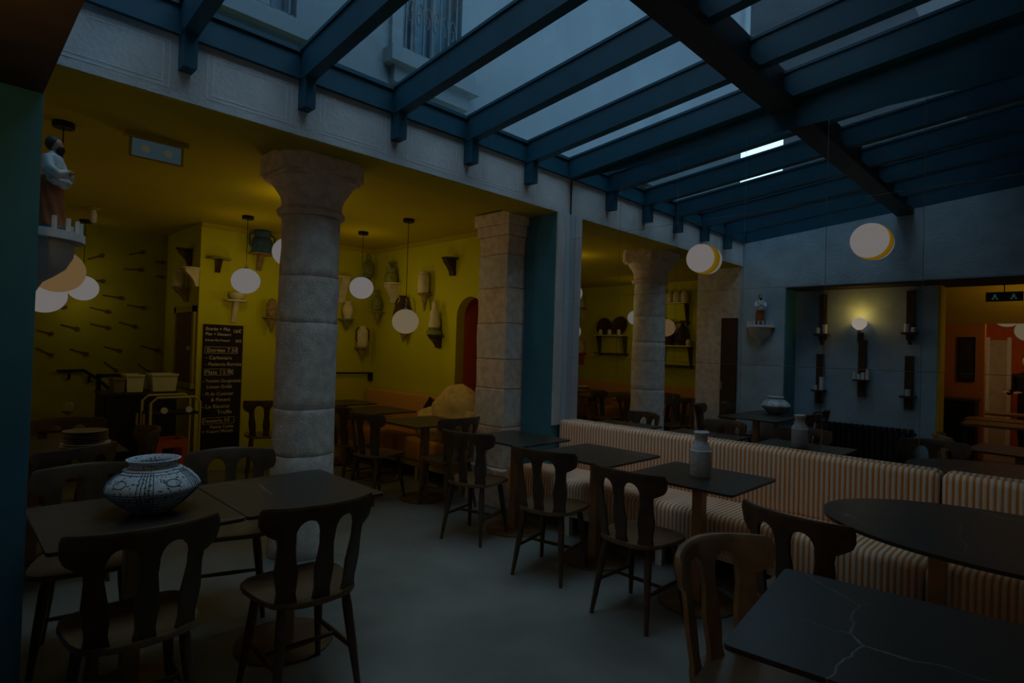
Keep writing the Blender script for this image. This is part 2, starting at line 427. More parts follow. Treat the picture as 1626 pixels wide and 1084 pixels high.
# fascia above the mirror
fm = MB(); fm.add([(B-0.004, Y1-0.03, 3.07), (B-0.004, YE, 3.07), (B-0.004, YE, zr(YE)-0.1), (B-0.004, Y1-0.03, zr(Y1)-0.1),
                   (B+0.02, Y1-0.03, 3.07), (B+0.02, YE, 3.07), (B+0.02, YE, zr(YE)-0.1), (B+0.02, Y1-0.03, zr(Y1)-0.1)],
                  [(0,1,2,3),(7,6,5,4),(0,4,5,1),(1,5,6,2),(2,6,7,3),(3,7,4,0)])
fm.build('fascia_board', STEEL, roof)

# ------------------------------------------------------------------ outside facades above the roof
YFAC = 4.7
fac = thing('stone_facade', 'pale stone house front with windows above the glass roof', 'building', (0, 0, 0))
f = MB(); W1a, W1b = 3.06, 3.78; zsill = 4.27
f.box(-2.5, 1.05, YFAC, YFAC+0.3, 3.0, 12); f.box(2.02, W1a, YFAC, YFAC+0.3, 3.0, 12); f.box(W1b, 22, YFAC, YFAC+0.3, 3.0, 12)
f.box(W1a, W1b, YFAC, YFAC+0.3, 3.0, zsill); f.box(1.05, 2.02, YFAC, YFAC+0.3, 3.0, 4.1)
f.box(W1a, W1b, YFAC, YFAC+0.3, 6.4, 12); f.box(1.05, 2.02, YFAC, YFAC+0.3, 6.4, 12)
f.build('wall_face', FACADE, fac)
for a, b_, zz in ((W1a, W1b, zsill), (1.05, 2.02, 4.1)):
    MB().box(a-0.18, b_+0.18, YFAC-0.16, YFAC, zz-0.14, zz).build('window_sill', FACADE, fac)
    MB().box(a-0.10, b_+0.10, YFAC-0.08, YFAC, zz-0.30, zz-0.14).build('sill_moulding', FACADE, fac)
    MB().box(a, b_, YFAC+0.18, YFAC+0.22, zz, 6.4).build('pane', FACADE_WIN, fac)
    for q in range(4):
        xx = a + (b_-a)*q/3
        MB().box(xx-0.03, xx+0.03, YFAC+0.13, YFAC+0.18, zz, 6.4).build('window_frame', FACADE, fac)
    gm = MB()
    for q in range(7):
        xx = a + 0.05 + (b_-a-0.1)*q/6
        gm.tube([(xx, YFAC-0.02, zz+0.03), (xx, YFAC-0.02, zz+1.0)], 0.012, 6)
    for q in range(6):
        xx = a + 0.05 + (b_-a-0.1)*(q+0.5)/6
        gm.tube([(xx+0.05*math.cos(t*0.7)*(1-t/14), YFAC-0.02, zz+0.45+0.16*math.sin(t*0.7)*(1-t/14)) for t in range(13)], 0.008, 5)
    gm.tube([(a, YFAC-0.02, zz+1.0), (b_, YFAC-0.02, zz+1.0)], 0.016, 6); gm.tube([(a, YFAC-0.02, zz+0.08), (b_, YFAC-0.02, zz+0.08)], 0.012, 6)
    gm.build('iron_grille', IRON, fac)
    MB().box(a-0.12, a, YFAC-0.05, YFAC, zz, 6.5).build('window_surround', FACADE, fac)
    MB().box(b_, b_+0.12, YFAC-0.05, YFAC, zz, 6.5).build('window_surround', FACADE, fac)
fac2 = thing('side_building', 'shadow-dark neighbouring house seen through the dim roof panes', 'building', (0, 0, 0))
MB().box(10.6, 10.9, -8, YFAC-0.2, 2.0, 16).build('wall_face', FACADE_SHADE, fac2)
shade_slab = thing('roof_shade_slab', 'added dark terrace slab shading the near roof panes', 'blocker', (0, 0, 0))  # made-up slab, added to keep sky light off the near panes
MB().box(-4.0, 9.4, -6, 1.05, 4.5, 4.75).build('slab', FACADE_SHADE, shade_slab)
MB().box(-4.0, 9.4, 0.9, 1.05, 4.75, 5.6).build('slab_upstand', FACADE_SHADE, shade_slab)
MB().box(-4.0, 9.4, -1.75, -1.6, 3.9, 4.5).build('slab_wall', FACADE_SHADE, shade_slab)
left_blk = thing('left_blocker_wall', 'added dark wall left of the glass roof', 'building', (0, 0, 0))  # wall added so that sky light comes mainly from above
MB().box(-4.4, -4.1, -6, YFAC-0.2, 3.2, 13).build('wall_face', FACADE_SHADE, left_blk)
MB().box(-4.1, -4.0, 1.1, YFAC-0.25, 5.2, 5.35).build('string_course', FACADE_SHADE, left_blk)
MB().box(10.45, 10.6, -8, YFAC-0.25, 7.2, 7.4).build('string_course', FACADE_SHADE, fac2)

# ------------------------------------------------------------------ mirror wall of square tiles
mw = thing('wall_mirror', 'large wall mirror of square tiles above the striped banquette', 'mirror', (B, 0, 0))
MB().box(-0.002, 0.018, YB, Y1-0.021, 0.80, 3.07).build('mirror_backing', mat('mirror_joint', (0.42, 0.45, 0.47), 0.6), mw)
edges = [Y1-0.021, 2.85, 2.305, 1.764, 1.215, 0.682, 0.14, -0.40, YB]
rows = [0.80, 1.42, 1.97, 2.52, 3.07]
for i in range(len(edges)-1):
    for j in range(4):
        MB().box(-0.008, -0.003, edges[i+1]+0.0014, edges[i]-0.0014, rows[j]+0.0014, rows[j+1]-0.0014).build('mirror_tile', MIRROR, mw)

# ------------------------------------------------------------------ banquette along the mirror
def rbox(x0, x1, y0, y1, z0, z1, name, m, parent, r=0.05, puff=0.0):
    o = MB().box(x0, x1, y0, y1, z0, z1).build(name, m, parent)
    bm = bmesh.new(); bm.from_mesh(o.data)
    bmesh.ops.bevel(bm, geom=bm.edges[:], offset=r, segments=4, profile=0.5, affect='EDGES')
    bm.to_mesh(o.data); bm.free()
    o.data.polygons.foreach_set('use_smooth', [True]*len(o.data.polygons))
    try: o.data.set_sharp_from_angle(angle=math.radians(50))
    except Exception: pass
    return o
bq = thing('banquette', 'long cream and orange striped banquette under the tiled mirror', 'banquette')
for (ya_, yb_) in ((0.57, 3.62), (YB+0.02, 0.56)):
    rbox(3.585, 4.09, ya_, yb_, 0.20, 0.445, 'seat_cushion', STRIPE, bq, 0.05)
for (ya_, yb_) in ((0.57, 3.395), (YB+0.02, 0.56)):
    rbox(4.035, 4.138, ya_, yb_, 0.43, 0.852, 'back_cushion', STRIPE, bq, 0.04)
MB().box(3.62, 3.66, YB+0.03, 3.60, 0.155, 0.205).build('front_rail', WHITEW, bq)
for y in (3.55, 2.92, 2.09, 1.3, 0.57, -0.2, -0.9):
    MB().box(3.615, 3.665, y-0.025, y+0.025, 0, 0.158).build('leg', WHITEW, bq)
    MB().box(4.05, 4.10, y-0.025, y+0.025, 0, 0.205).build('leg', WHITEW, bq)
# banquette of the olive room along its right wall
bq2 = thing('banquette', 'amber lit striped banquette against the olive wall beside the arched niche', 'banquette')
rbox(3.76, 4.20, 4.32, 6.90, 0.20, 0.46, 'seat_cushion', STRIPE_O, bq2, 0.045)
rbox(4.13, 4.25, 4.32, 6.90, 0.44, 0.90, 'back_cushion', STRIPE_O, bq2, 0.035)
MB().box(3.78, 3.82, 4.33, 6.88, 0.15, 0.205).build('front_rail', mat('olive_wood_rail', (0.40, 0.34, 0.04), 0.6), bq2)
for y in (4.45, 5.2, 6.0, 6.75):
    MB().box(3.78, 3.83, y-0.025, y+0.025, 0, 0.16).build('leg', MATS['olive_wood_rail'], bq2)
bq3 = thing('banquette', 'amber striped banquette along the far left olive wall, seen in the mirror', 'banquette')
rbox(XG+0.03, XG+0.50, 4.3, 8.0, 0.20, 0.46, 'seat_cushion', STRIPE_O, bq3, 0.045)
rbox(XG+0.01, XG+0.12, 4.3, 8.0, 0.44, 0.90, 'back_cushion', STRIPE_O, bq3, 0.035)
for y in (4.45, 5.6, 6.7, 7.8):
    MB().box(XG+0.43, XG+0.48, y-0.025, y+0.025, 0, 0.21).build('leg', MATS['olive_wood_rail'], bq3)

# ------------------------------------------------------------------ stone column and pillar
def rough(o, amp, scale=3.0, seed=0):
    from mathutils import noise
    for v in o.data.vertices:
        n = noise.noise_vector(v.co*scale + Vector((seed, seed*1.7, 0)))
        v.co += Vector((n.x, n.y, n.z*0.3))*amp
def drum(parent, r0, r1, z0, z1, seed, m=STONE):
    prof = [(r0*0.5, z0), (r0-0.003, z0), (r0, z0+0.004)]
    k = 8
    for i in range(1, k): prof.append((r0+(r1-r0)*i/k, z0+(z1-z0)*i/k))
    prof += [(r1, z1-0.004), (r1-0.003, z1), (r1*0.5, z1)]
    o = MB().lathe(prof, 40).build('column_drum', m, parent, smooth=True)
    rough(o, 0.009, 6, seed)
    return o
col = thing('stone_column', 'round weathered limestone column with flared capital, between the rooms', 'column', (1.868, 3.93, 0))
zj = [0.0, 0.70, 1.02, 1.62, 1.94, 2.36]
for i in range(5):
    drum(col, 0.216-0.004*i, 0.213-0.004*i, zj[i]+0.0006, zj[i+1]-0.0006, i*3.1)
cp = MB().lathe([(0.12, 2.36), (0.212, 2.362), (0.226, 2.375), (0.232, 2.395), (0.222, 2.412), (0.208, 2.42), (0.208, 2.47), (0.218, 2.51), (0.245, 2.55), (0.275, 2.59), (0.28, 2.62), (0.2, 2.622)], 40).build('column_capital', STONE2, col, smooth=True)
rough(cp, 0.012, 9, 2)
ab = MB(); q = 0.30; cc = 0.11
poly = [(q, -q+cc), (q, q-cc), (q-cc, q), (-q+cc, q), (-q, q-cc), (-q, -q+cc), (-q+cc, -q), (q-cc, -q)]
ab.prism([(x*0.93, y*0.93) for x, y in poly], 2.615, 2.64); ab.prism(poly, 2.64, ZC-0.03)
ab.prism([(x*0.97, y*0.97) for x, y in poly], ZC-0.03, ZC-0.001)
abo = ab.build('column_abacus', STONE2, col, bevel=0.006)
pil = thing('stone_pillar', 'square limestone block pillar at the end of the mirror banquette', 'pillar', (3.915, 4.025, 0))
zz = [0.36, 0.74, 1.10, 1.38, 1.72, 2.06, 2.38, 2.56]
def block(hx, hy, z0, z1, name, seed, m=STONE2):
    b0 = MB()
    o = b0.box(-hx, hx, -hy, hy, z0, z1).build(name, m, pil)
    bm = bmesh.new(); bm.from_mesh(o.data)
    bmesh.ops.bevel(bm, geom=bm.edges[:], offset=0.008, segments=1, affect='EDGES')
    bmesh.ops.subdivide_edges(bm, edges=bm.edges[:], cuts=3, use_grid_fill=True)
    bm.to_mesh(o.data); bm.free(); rough(o, 0.008, 5, seed); return o
for i in range(7): block(0.165+0.002*(i % 2), 0.205-0.002*(i % 3), zz[i]+0.0015, zz[i+1]-0.0015, 'stone_block', i*2.3, STONE if i % 2 else STONE2)
block(0.185, 0.225, 2.56, 2.66, 'stone_capital', 5); block(0.205, 0.245, 2.66, ZC-0.012, 'stone_capital', 8)
block(0.215, 0.26, 0.0, 0.355, 'stone_plinth', 11)

# ------------------------------------------------------------------ tables
def rpoly(hx, hy, r=0.02, n=4):
    out = []
    for cx, cy, a0 in ((hx-r, hy-r, 0), (-hx+r, hy-r, PI/2), (-hx+r, -hy+r, PI), (hx-r, -hy+r, 3*PI/2)):
        for k in range(n+1):
            a = a0+PI/2*k/n; out.append((cx+r*math.cos(a), cy+r*math.sin(a)))
    return out
def pedestal(t, x=0, y=0, r=0.23):
    MB().lathe([(0.01, 0), (r, 0), (r, 0.008), (r-0.006, 0.012), (0.05, 0.016), (0.01, 0.016)], 36, (x, y, 0)).build('base_disc', BRONZE_DARK, t, smooth=True)
    MB().box(x-0.032, x+0.032, y-0.032, y+0.032, 0.014, 0.728).build('pole', BRONZE, t, bevel=0.004)
    MB().box(x-0.16, x+0.16, y-0.16, y+0.16, 0.726, 0.736).build('mounting_plate', BLACK, t)
def square_table(label, cx, cy, hx, hy, rz=0, group='marble laminate pedestal tables', poles=((0, 0),)):
    t = thing('pedestal_table', label, 'table', (cx, cy, 0), rz, group)
    MB().prism(rpoly(hx, hy), 0.736, 0.75).build('table_top', MARBLE, t, bevel=0)
    for p in poles: pedestal(t, *p)
    return t
square_table('square dark table nearest the stone pillar, in front of the banquette', 3.41, 3.31, 0.30, 0.335)
square_table('square dark table on the banquette between the pillar table and the bottle table', 3.365, 2.46, 0.322, 0.33)
square_table('square dark table carrying the white bottle, at the banquette', 3.27, 1.625, 0.312, 0.335)
square_table('square table in the olive room in front of the beige coat', 3.40, 4.55, 0.34, 0.33)
square_table('square table in the olive room behind the coat table', 3.53, 5.63, 0.31, 0.34)
square_table('dark table in the far corner of the olive room under the wall rail', 3.62, 6.55, 0.30, 0.30)
square_table('left half of the long table carrying the patterned vase', 0.604, 2.785, 0.324, 0.345)
square_table('right half of the long table, beside the stone column', 1.262, 2.785, 0.328, 0.345)
square_table('table with a stack of plates behind the left pier', 0.46, 4.75, 0.44, 0.40)
square_table('table with wine glass and pizza board near the stairs', 0.43, 5.90, 0.46, 0.36)
square_table('dark blue veined table in the near right corner', 1.843, 0.061, 0.34, 0.625, math.radians(7), poles=((0, -0.3), (0, 0.3)))
ov = thing('oval_table', 'oval dark table at the near end of the banquette', 'table', (3.21, 0.2, 0))
a_, b_ = 0.53, 0.71
MB().prism([(a_*math.cos(2*PI*k/64), b_*math.sin(2*PI*k/64)) for k in range(64)], 0.734, 0.75).build('table_top', MARBLE, ov)
pedestal(ov, 0, 0.25, 0.2); pedestal(ov, 0, -0.28, 0.2)
for i, (x, y) in enumerate(((-0.42, 4.75), (-0.42, 5.75), (-0.42, 6.75))):
    square_table(('near', 'middle', 'far')[i]+' table of the left olive wall row, seen in the mirror', x, y, 0.30, 0.32)

# ------------------------------------------------------------------ chairs
def make_chair(name, m_wood, m_seat, m_rail):
    root = thing(name, 'x', 'chair', group='walnut bistro chairs')
    # seat: shield outline with rounded corners
    half = [(0.0, 0.205), (0.10, 0.205), (0.165, 0.19), (0.205, 0.15), (0.215, 0.09), (0.208, 0.0), (0.196, -0.08), (0.175, -0.14), (0.13, -0.185), (0.07, -0.205), (0.0, -0.212)]
    poly = half + [(-x, y) for x, y in reversed(half[1:-1])]
    m = MB(); n = len(poly)
    layers = [(0.93, 0.425), (1.0, 0.432), (1.0, 0.444), (0.985, 0.452), (0.90, 0.452), (0.72, 0.446)]
    vs = [(x*s, y*s, z) for s, z in layers for x, y in poly]
    fs = [(k*n+i, k*n+(i+1) % n, (k+1)*n+(i+1) % n, (k+1)*n+i) for k in range(len(layers)-1) for i in range(n)]
    fs += [tuple(range(n-1, -1, -1)), tuple((len(layers)-1)*n+i for i in range(n))]
    m.add(vs, fs); m.build('seat', m_seat, root, smooth=True, sharp=35)
    # legs
    F = {}
    for sx in (-1, 1):
        for sy in (-1, 1):
            top = Vector((sx*0.135, sy*0.13, 0.428)); bot = Vector((sx*0.178, sy*0.20, 0.0))
            F[(sx, sy)] = (top, bot)
            pts = [top.lerp(bot, t) for t in (0, 0.15, 0.5, 0.75, 1)]
            MB().tube(pts, [0.017, 0.021, 0.019, 0.015, 0.012], 10).build('leg', m_wood, root, smooth=True)
    mids = []
    for sx in (-1, 1):
        p = F[(sx, 1)][0].lerp(F[(sx, 1)][1], 0.56); q = F[(sx, -1)][0].lerp(F[(sx, -1)][1], 0.56)
        MB().tube([p, p.lerp(q, 0.5), q], [0.009, 0.013, 0.009], 8).build('stretcher', m_wood, root, smooth=True); mids.append(p.lerp(q, 0.5))
    MB().tube([mids[0], mids[0].lerp(mids[1], 0.5), mids[1]], [0.009, 0.012, 0.009], 8).build('stretcher', m_wood, root, smooth=True)
    # three wavy splats
    def backy(u, z):   # back surface: bow + lean
        return -0.185 - (z-0.45)*0.16 + 1.75*u*u
    for u in (-0.152, 0.0, 0.152):
        zs_ = [0.447, 0.49, 0.53, 0.58, 0.63, 0.68, 0.725]
        ws = [0.036, 0.030, 0.034, 0.037, 0.031, 0.026, 0.030]
        vs = []
        for z, hw in zip(zs_, ws):
            sp = 0.86+0.14*(z-0.447)/0.28
            for s1 in (-1, 1):
                uu = u*sp+s1*hw
                for th in (-0.010, 0.010): vs.append((uu, backy(uu, z)+th, z))
        m = MB(); k = len(zs_); fs = []
        for i in range(k-1):
            a = i*4; b = a+4
            fs += [(a, a+2, b+2, b), (a+1, b+1, b+3, a+3), (a, b, b+1, a+1), (a+2, a+3, b+3, b+2)]
        fs += [(0, 1, 3, 2), (4*k-4, 4*k-2, 4*k-1, 4*k-3)]
        m.add(vs, fs); m.build('back_splat', m_wood, root, smooth=True, sharp=30)
    # crest rail with arches between the splats
    vs = []; N = 56; L = 0.238
    for i in range(N+1):
        u = -L+2*L*i/N; e = 1-abs(u)/L
        zt = 0.842+0.004*math.cos(u*12); zb = 0.715
        for c in (-0.076, 0.076):
            d = abs(u-c)
            if d < 0.045: zb = max(zb, 0.735+math.sqrt(max(0, 0.045**2-d*d))*1.15)
        if abs(u) > 0.19: zb = 0.715+ (abs(u)-0.19)/0.048*0.03
        if e < 0.06:
            k = 1-e/0.06; zt -= 0.022*k*k; zb += 0.022*k*k
        zm = (zt+zb)/2
        for z, th in ((zb, -0.011), (zb, 0.011), (zt-0.012, 0.016), (zt, 0.009), (zt, -0.009), (zt-0.012, -0.016)):
            vs.append((u, backy(u, z)+th, z))
    m = MB(); fs = []
    for i in range(N):
        for k in range(6): fs.append((i*6+k, i*6+(k+1) % 6, (i+1)*6+(k+1) % 6, (i+1)*6+k))
    fs += [tuple(range(5, -1, -1)), tuple(N*6+k for k in range(6))]
    m.add(vs, fs); m.build('crest_rail', m_rail, root, smooth=True, sharp=40)
    return root
R_ = math.radians
chair = make_chair('bistro_chair', WOOD, WOODSEAT, WOOD)
oak = make_chair('bistro_chair', WOODLIGHT, WOODSEAT, WOODLIGHT)
place(oak, (1.87, 0.70, 0), R_(166)); oak['label'] = 'worn lighter oak chair at the near right veined table'
spots = [
 ((1.14, 2.365), -2, 'dark chair with back to us at the right half of the vase table'),
 ((0.54, 2.45), -2, 'black shadowed chair with back to us at the left half of the vase table'),
 ((2.87, 1.78), -90, 'dark chair pulled up to the white bottle table'),
 ((2.95, 2.51), -77, 'dark chair at the middle banquette table, between two other chairs'),
 ((3.04, 3.38), -74, 'dark chair at the banquette table nearest the stone pillar'),
 ((2.70, 0.82), -101, 'dark chair at the oval table, with wide curved crest rail'),
 ((3.03, 4.80), -80, 'dark chair left of the coat table in the olive room'),
 ((3.12, 5.45), -90, 'dark chair half hidden behind the stone column, in the olive room'),
 ((3.41, 4.19), 0, 'dark chair between the stone pillar and the coat table'),
 ((1.18, 3.35), 161, 'dark chair facing us behind the right half of the vase table'),
 ((0.53, 3.28), 168, 'dark chair facing us behind the left half of the vase table'),
 ((0.53, 4.27), 27, 'dark chair with yellow lit crest rail at the plate stack table'),
 ((0.90, 4.72), 86, 'dark chair right of the plate stack table, before the orange crate'),
 ((0.72, 5.36), 175, 'dark chair between the plate stack table and the wine glass table'),
 ((2.62, 6.45), -20, 'dark chair sliver left of the round column by the chalkboard'),
 ((0.10, 4.75), -90, 'chair near the left olive wall row, nearest the opening'),
 ((0.08, 6.75), -90, 'chair near the left olive wall row, nearest the stairs'),
]
for i, ((x, y), a, lab) in enumerate(spots):
    if i == 0: place(chair, (x, y, 0), R_(a)); chair['label'] = lab
    else: dup(chair, (x, y, 0), R_(a), lab)

# ------------------------------------------------------------------ pendants and wall globes
def pendant(label, x, y, zg, gm=GLOBE, r=0.136, power=1.0, ztop=ZC):
    t = thing('pendant_lamp', label, 'pendant lamp', (x, y, 0), 0, 'opal globe pendants')
    MB().lathe([(0.01, ztop-0.034), (0.055, ztop-0.034), (0.058, ztop-0.03), (0.058, ztop), (0.01, ztop)], 24).build('canopy', BLACK, t, smooth=True)
    MB().tube([(0, 0, ztop-0.034), (0, 0, zg+r*0.93)], 0.0035, 6).build('cord', CORD, t)
    MB().lathe([(0.005, zg+r*0.86), (0.022, zg+r*0.86), (0.022, zg+r*0.98), (0.008, zg+r*1.06), (0.005, zg+r*1.06)], 12).build('socket', BLACK, t, smooth=True)
    MB().sphere((0, 0, zg), r, 32, 20, sz=0.93).build('globe', gm, t, smooth=True, sharp=80)
    if power:
        lamp('lamp_light', (0, 0, zg+r+0.06), LAMP*power*0.5, parent=t, r=0.045)   # the globe's own glow, above and below
        lamp('lamp_light', (0, 0, zg-r-0.04), LAMP*power*0.5, parent=t, r=0.045)
    return t
pendant('white globe pendant right of the round column, hung high', 3.466, 5.95, 2.137)
pendant('dimmer globe pendant on a long cord before the dark jug', 3.41, 4.96, 1.732, GLOBE_WARM)
pendant('white globe pendant above the chalkboard', 2.268, 6.228, 2.108, r=0.142)
pendant('globe pendant half hidden behind the round column', 2.16, 4.96, 2.27, r=0.136, power=1.5)
pendant('large amber globe pendant behind the statuette corbel', 0.512, 4.469, 1.876, GLOBE_DIM, 0.142, 0.12)
pendant('white globe pendant in front of the spoon wall', 1.148, 8.0, 2.02, GLOBE, 0.15, 0.3)
p = aty(70, 468, 6.2)
pendant('globe pendant cut by the left blue pier', p.x, 6.2, p.z, GLOBE, 0.16, 0.2)
pendant('globe pendant over the left olive wall row, seen in the mirror', -0.4, 5.6, 2.1, power=0.8)
def wall_globe(label, y, z):
    t = thing('wall_lamp', label, 'wall lamp', (B-0.008, y, z), 0, 'globe lamps on the mirror')
    def disc(prof, name, m):
        o = MB().lathe(prof, 32).build(name, m, t, smooth=True); o.rotation_euler = (0, -PI/2, 0); return o
    disc([(0.01, 0), (0.085, 0), (0.11, 0.006), (0.112, 0.03), (0.10, 0.04), (0.01, 0.04)], 'back_plate', PLATE_GLOW)
    disc([(0.102, 0.04), (0.108, 0.06), (0.104, 0.085), (0.085, 0.11), (0.05, 0.128), (0.001, 0.134)], 'globe', GLOBE)
    lamp('lamp_light', (-0.16, 0, 0), LAMP*0.3, parent=t, r=0.05)
    return t
wall_globe('round wall lamp on the mirror nearer the oval table', 0.95, 2.225)
wall_globe('round wall lamp on the mirror above the bottle table', 2.07, 2.215)

# ------------------------------------------------------------------ vase, bottle, plates
vz = thing('patterned_vase', 'squat white vase with dark incised lines on the long table', 'vase', (0.665, 2.78, 0.75))
prof = [(0.001, 0.0), (0.062, 0.0), (0.085, 0.015), (0.12, 0.042), (0.155, 0.075), (0.176, 0.10), (0.178, 0.112), (0.166, 0.135), (0.14, 0.16), (0.108, 0.182), (0.088, 0.192), (0.086, 0.202), (0.096, 0.218), (0.101, 0.222),
        (0.096, 0.224), (0.082, 0.210), (0.078, 0.195), (0.10, 0.17), (0.14, 0.12), (0.10, 0.04), (0.001, 0.02)]
MB().lathe(prof, 48).build('vase_body', POTM, vz, smooth=True, sharp=60)
def pr(z):
    for (r0, z0), (r1, z1) in zip(prof[1:13], prof[2:14]):
        if z0 <= z <= z1: return r0+(r1-r0)*(z-z0)/max(1e-6, z1-z0)
    return 0.1
lm = MB()
for z in (0.03, 0.045, 0.06, 0.075, 0.09, 0.104, 0.172, 0.181, 0.19):
    lm.tube([((pr(z)+0.0005)*math.cos(2*PI*k/48), (pr(z)+0.0005)*math.sin(2*PI*k/48), z) for k in range(48)], 0.0016, 4, closed=True)
for c in range(5):
    for j in range(5):
        a0 = c*2*PI/5 + 0.55 + (j-2)*0.085
        lm.tube([((pr(z)+0.0006)*math.cos(a0), (pr(z)+0.0006)*math.sin(a0), z) for z in (0.005, 0.02, 0.042, 0.06, 0.075, 0.09, 0.104, 0.112, 0.122, 0.135, 0.148, 0.16, 0.171, 0.181)], 0.0017, 4)
    a1 = c*2*PI/5 + 0.55 + PI/5
    lm.tube([((pr(0.142+0.013*math.sin(t))+0.001)*math.cos(a1+0.17*math.cos(t)), (pr(0.142+0.013*math.sin(t))+0.001)*math.sin(a1+0.17*math.cos(t)), 0.142+0.013*math.sin(t)) for t in [2*PI*k/20 for k in range(20)]], 0.0017, 4, closed=True)
lm.build('incised_lines', POTLINE, vz)
bt = thing('milk_bottle', 'white speckled ceramic bottle on the banquette table', 'bottle', (3.285, 1.63, 0.75))
MB().lathe([(0.001, 0), (0.056, 0), (0.062, 0.008), (0.062, 0.15), (0.058, 0.17), (0.040, 0.195), (0.037, 0.205), (0.037, 0.235), (0.044, 0.245), (0.046, 0.262), (0.040, 0.268), (0.034, 0.262), (0.030, 0.2), (0.001, 0.19)], 32).build('bottle_body', mat('speckled_white_ceramic', (0.58, 0.60, 0.62), 0.5, c2=(0.38, 0.40, 0.42), scale=60), bt, smooth=True)
MB().lathe([(0.064, 0.150), (0.064, 0.156), (0.061, 0.158)], 32).build('raised_band', CERAMIC_W, bt)
MB().lathe([(0.0385, 0.20), (0.040, 0.203), (0.0385, 0.208)], 32).build('neck_ring', CERAMIC_W, bt)
def plate(label, x, y, z, r, m, group):
    o = MB().lathe([(0.001, 0.0), (r*0.6, 0.0), (r*0.62, 0.004), (r, 0.016), (r, 0.019), (r*0.95, 0.019), (r*0.6, 0.008), (0.001, 0.007)], 32).build('dinner_plate', m, None, smooth=True)
    o.location = (x, y, z); return tag(o, label, 'plate', group)
order = ['lowest', 'second', 'third', 'fourth', 'fifth', 'sixth', 'topmost']
PLB = mat('brown_glazed_plate', (0.16, 0.12, 0.06), 0.35, var=0.2, scale=20)
for k in range(7):
    plate(order[k]+' plate from the bottom of the stack behind the vase', 0.71+0.003*(k % 2), 4.63, 0.75+k*0.0155, 0.135 if k < 2 else 0.125-0.002*(k % 2), CERAMIC_W if k < 2 else PLB, 'plates in the stack')
# second table: pizza board, bowls, wine glass
p = atz(80, 676, 0.75)
pb = thing('pizza_board', 'round wooden board with an orange topped pizza by the stairs', 'board', (p.x-0.12, p.y-0.06, 0.75))
MB().lathe([(0.001, 0), (0.21, 0), (0.21, 0.014), (0.001, 0.014)], 32).build('board', WOODLIGHT, pb)
MB().lathe([(0.001, 0.014), (0.19, 0.014), (0.195, 0.03), (0.17, 0.034), (0.16, 0.024), (0.001, 0.024)], 32).build('pizza', mat('pizza_top', (0.42, 0.13, 0.025), 0.6, c2=(0.20, 0.05, 0.012), scale=22), pb)
for k in range(4):
    o = MB().lathe([(0.001, 0), (0.05, 0), (0.10, 0.035), (0.105, 0.05), (0.098, 0.05), (0.05, 0.012), (0.001, 0.01)], 24).build('soup_bowl', CREAM if k % 2 else PLB, None, smooth=True)
    q = atz(72, 668, 0.75); o.location = (0.45, 6.05, 0.75+k*0.03)
    tag(o, order[k]+' bowl from the bottom in the stack beyond the pizza board', 'bowl', 'bowls by the stairs')
p = atz(107, 672, 0.75)
wg = thing('wine_glass', 'round wine glass beside the pizza board', 'wine glass', (p.x, p.y, 0.75))
MB().lathe([(0.001, 0), (0.036, 0), (0.034, 0.003), (0.005, 0.008), (0.004, 0.07), (0.001, 0.07)], 20).build('stem_foot', CLEAR, wg, smooth=True)
MB().lathe([(0.004, 0.07), (0.03, 0.082), (0.047, 0.11), (0.049, 0.135), (0.043, 0.165), (0.036, 0.18)], 24).build('bowl', CLEAR, wg, smooth=True)
MB().lathe([(0.001, 0.074), (0.028, 0.083), (0.045, 0.108), (0.046, 0.115), (0.001, 0.115)], 24).build('wine', mat('amber_wine', (0.5, 0.32, 0.05), 0.2), wg, smooth=True)

# ------------------------------------------------------------------ wall brackets with pottery
def vessel(kind, h, w, m, root, z0=0.0, y=-0.09):
    P = {'jar': [(0.001, 0), (0.8, 0), (0.95, 0.05), (1, 0.2), (1, 0.72), (0.85, 0.84), (0.7, 0.88), (0.74, 0.94), (0.55, 1.0), (0.001, 1.0)],
         'pear': [(0.001, 0), (0.55, 0), (0.9, 0.15), (1, 0.32), (0.85, 0.52), (0.5, 0.7), (0.35, 0.85), (0.5, 1.0), (0.001, 0.98)],
         'vase': [(0.001, 0), (0.6, 0), (0.7, 0.1), (1, 0.45), (0.9, 0.7), (0.6, 0.85), (0.8, 1.0), (0.001, 0.95)],
         'jug': [(0.001, 0), (0.7, 0), (0.95, 0.12), (1, 0.4), (0.8, 0.65), (0.35, 0.82), (0.3, 0.92), (0.48, 1.0), (0.001, 0.99)],
         'bottle': [(0.001, 0), (0.8, 0), (1, 0.05), (1, 0.5), (0.8, 0.62), (0.4, 0.72), (0.36, 0.95), (0.5, 1.0), (0.001, 1.0)],
         'pot': [(0.001, 0), (0.85, 0), (1, 0.08), (1, 0.55), (0.82, 0.66), (0.72, 0.7), (0.8, 0.92), (0.86, 1.0), (0.001, 0.98)],
         'bowl': [(0.001, 0), (0.5, 0), (0.9, 0.4), (1, 1), (0.9, 1), (0.001, 0.4)]}[kind]
    return MB().lathe([(max(0.0005, r*w), z0+z*h) for r, z in P], 24, (0, y, 0)).build(kind+'_body' if kind != 'bowl' else 'bowl_body', m, root, smooth=True, sharp=50)
DECOR = {'R': (XR, 'x', -PI/2), 'F': (YW, 'y', 0), 'N': (XN, 'x', -PI/2)}
def wpos(wall, px, py, off=0.09):
    c, ax, rz = DECOR[wall]
    p = atx(px, py, c-off) if ax == 'x' else aty(px, py, c-off)
    loc = Vector((c, p.y, p.z)) if ax == 'x' else Vector((p.x, c, p.z))
    depth = 0.7*(p.x+p.y)
    return loc, rz, depth/FPX
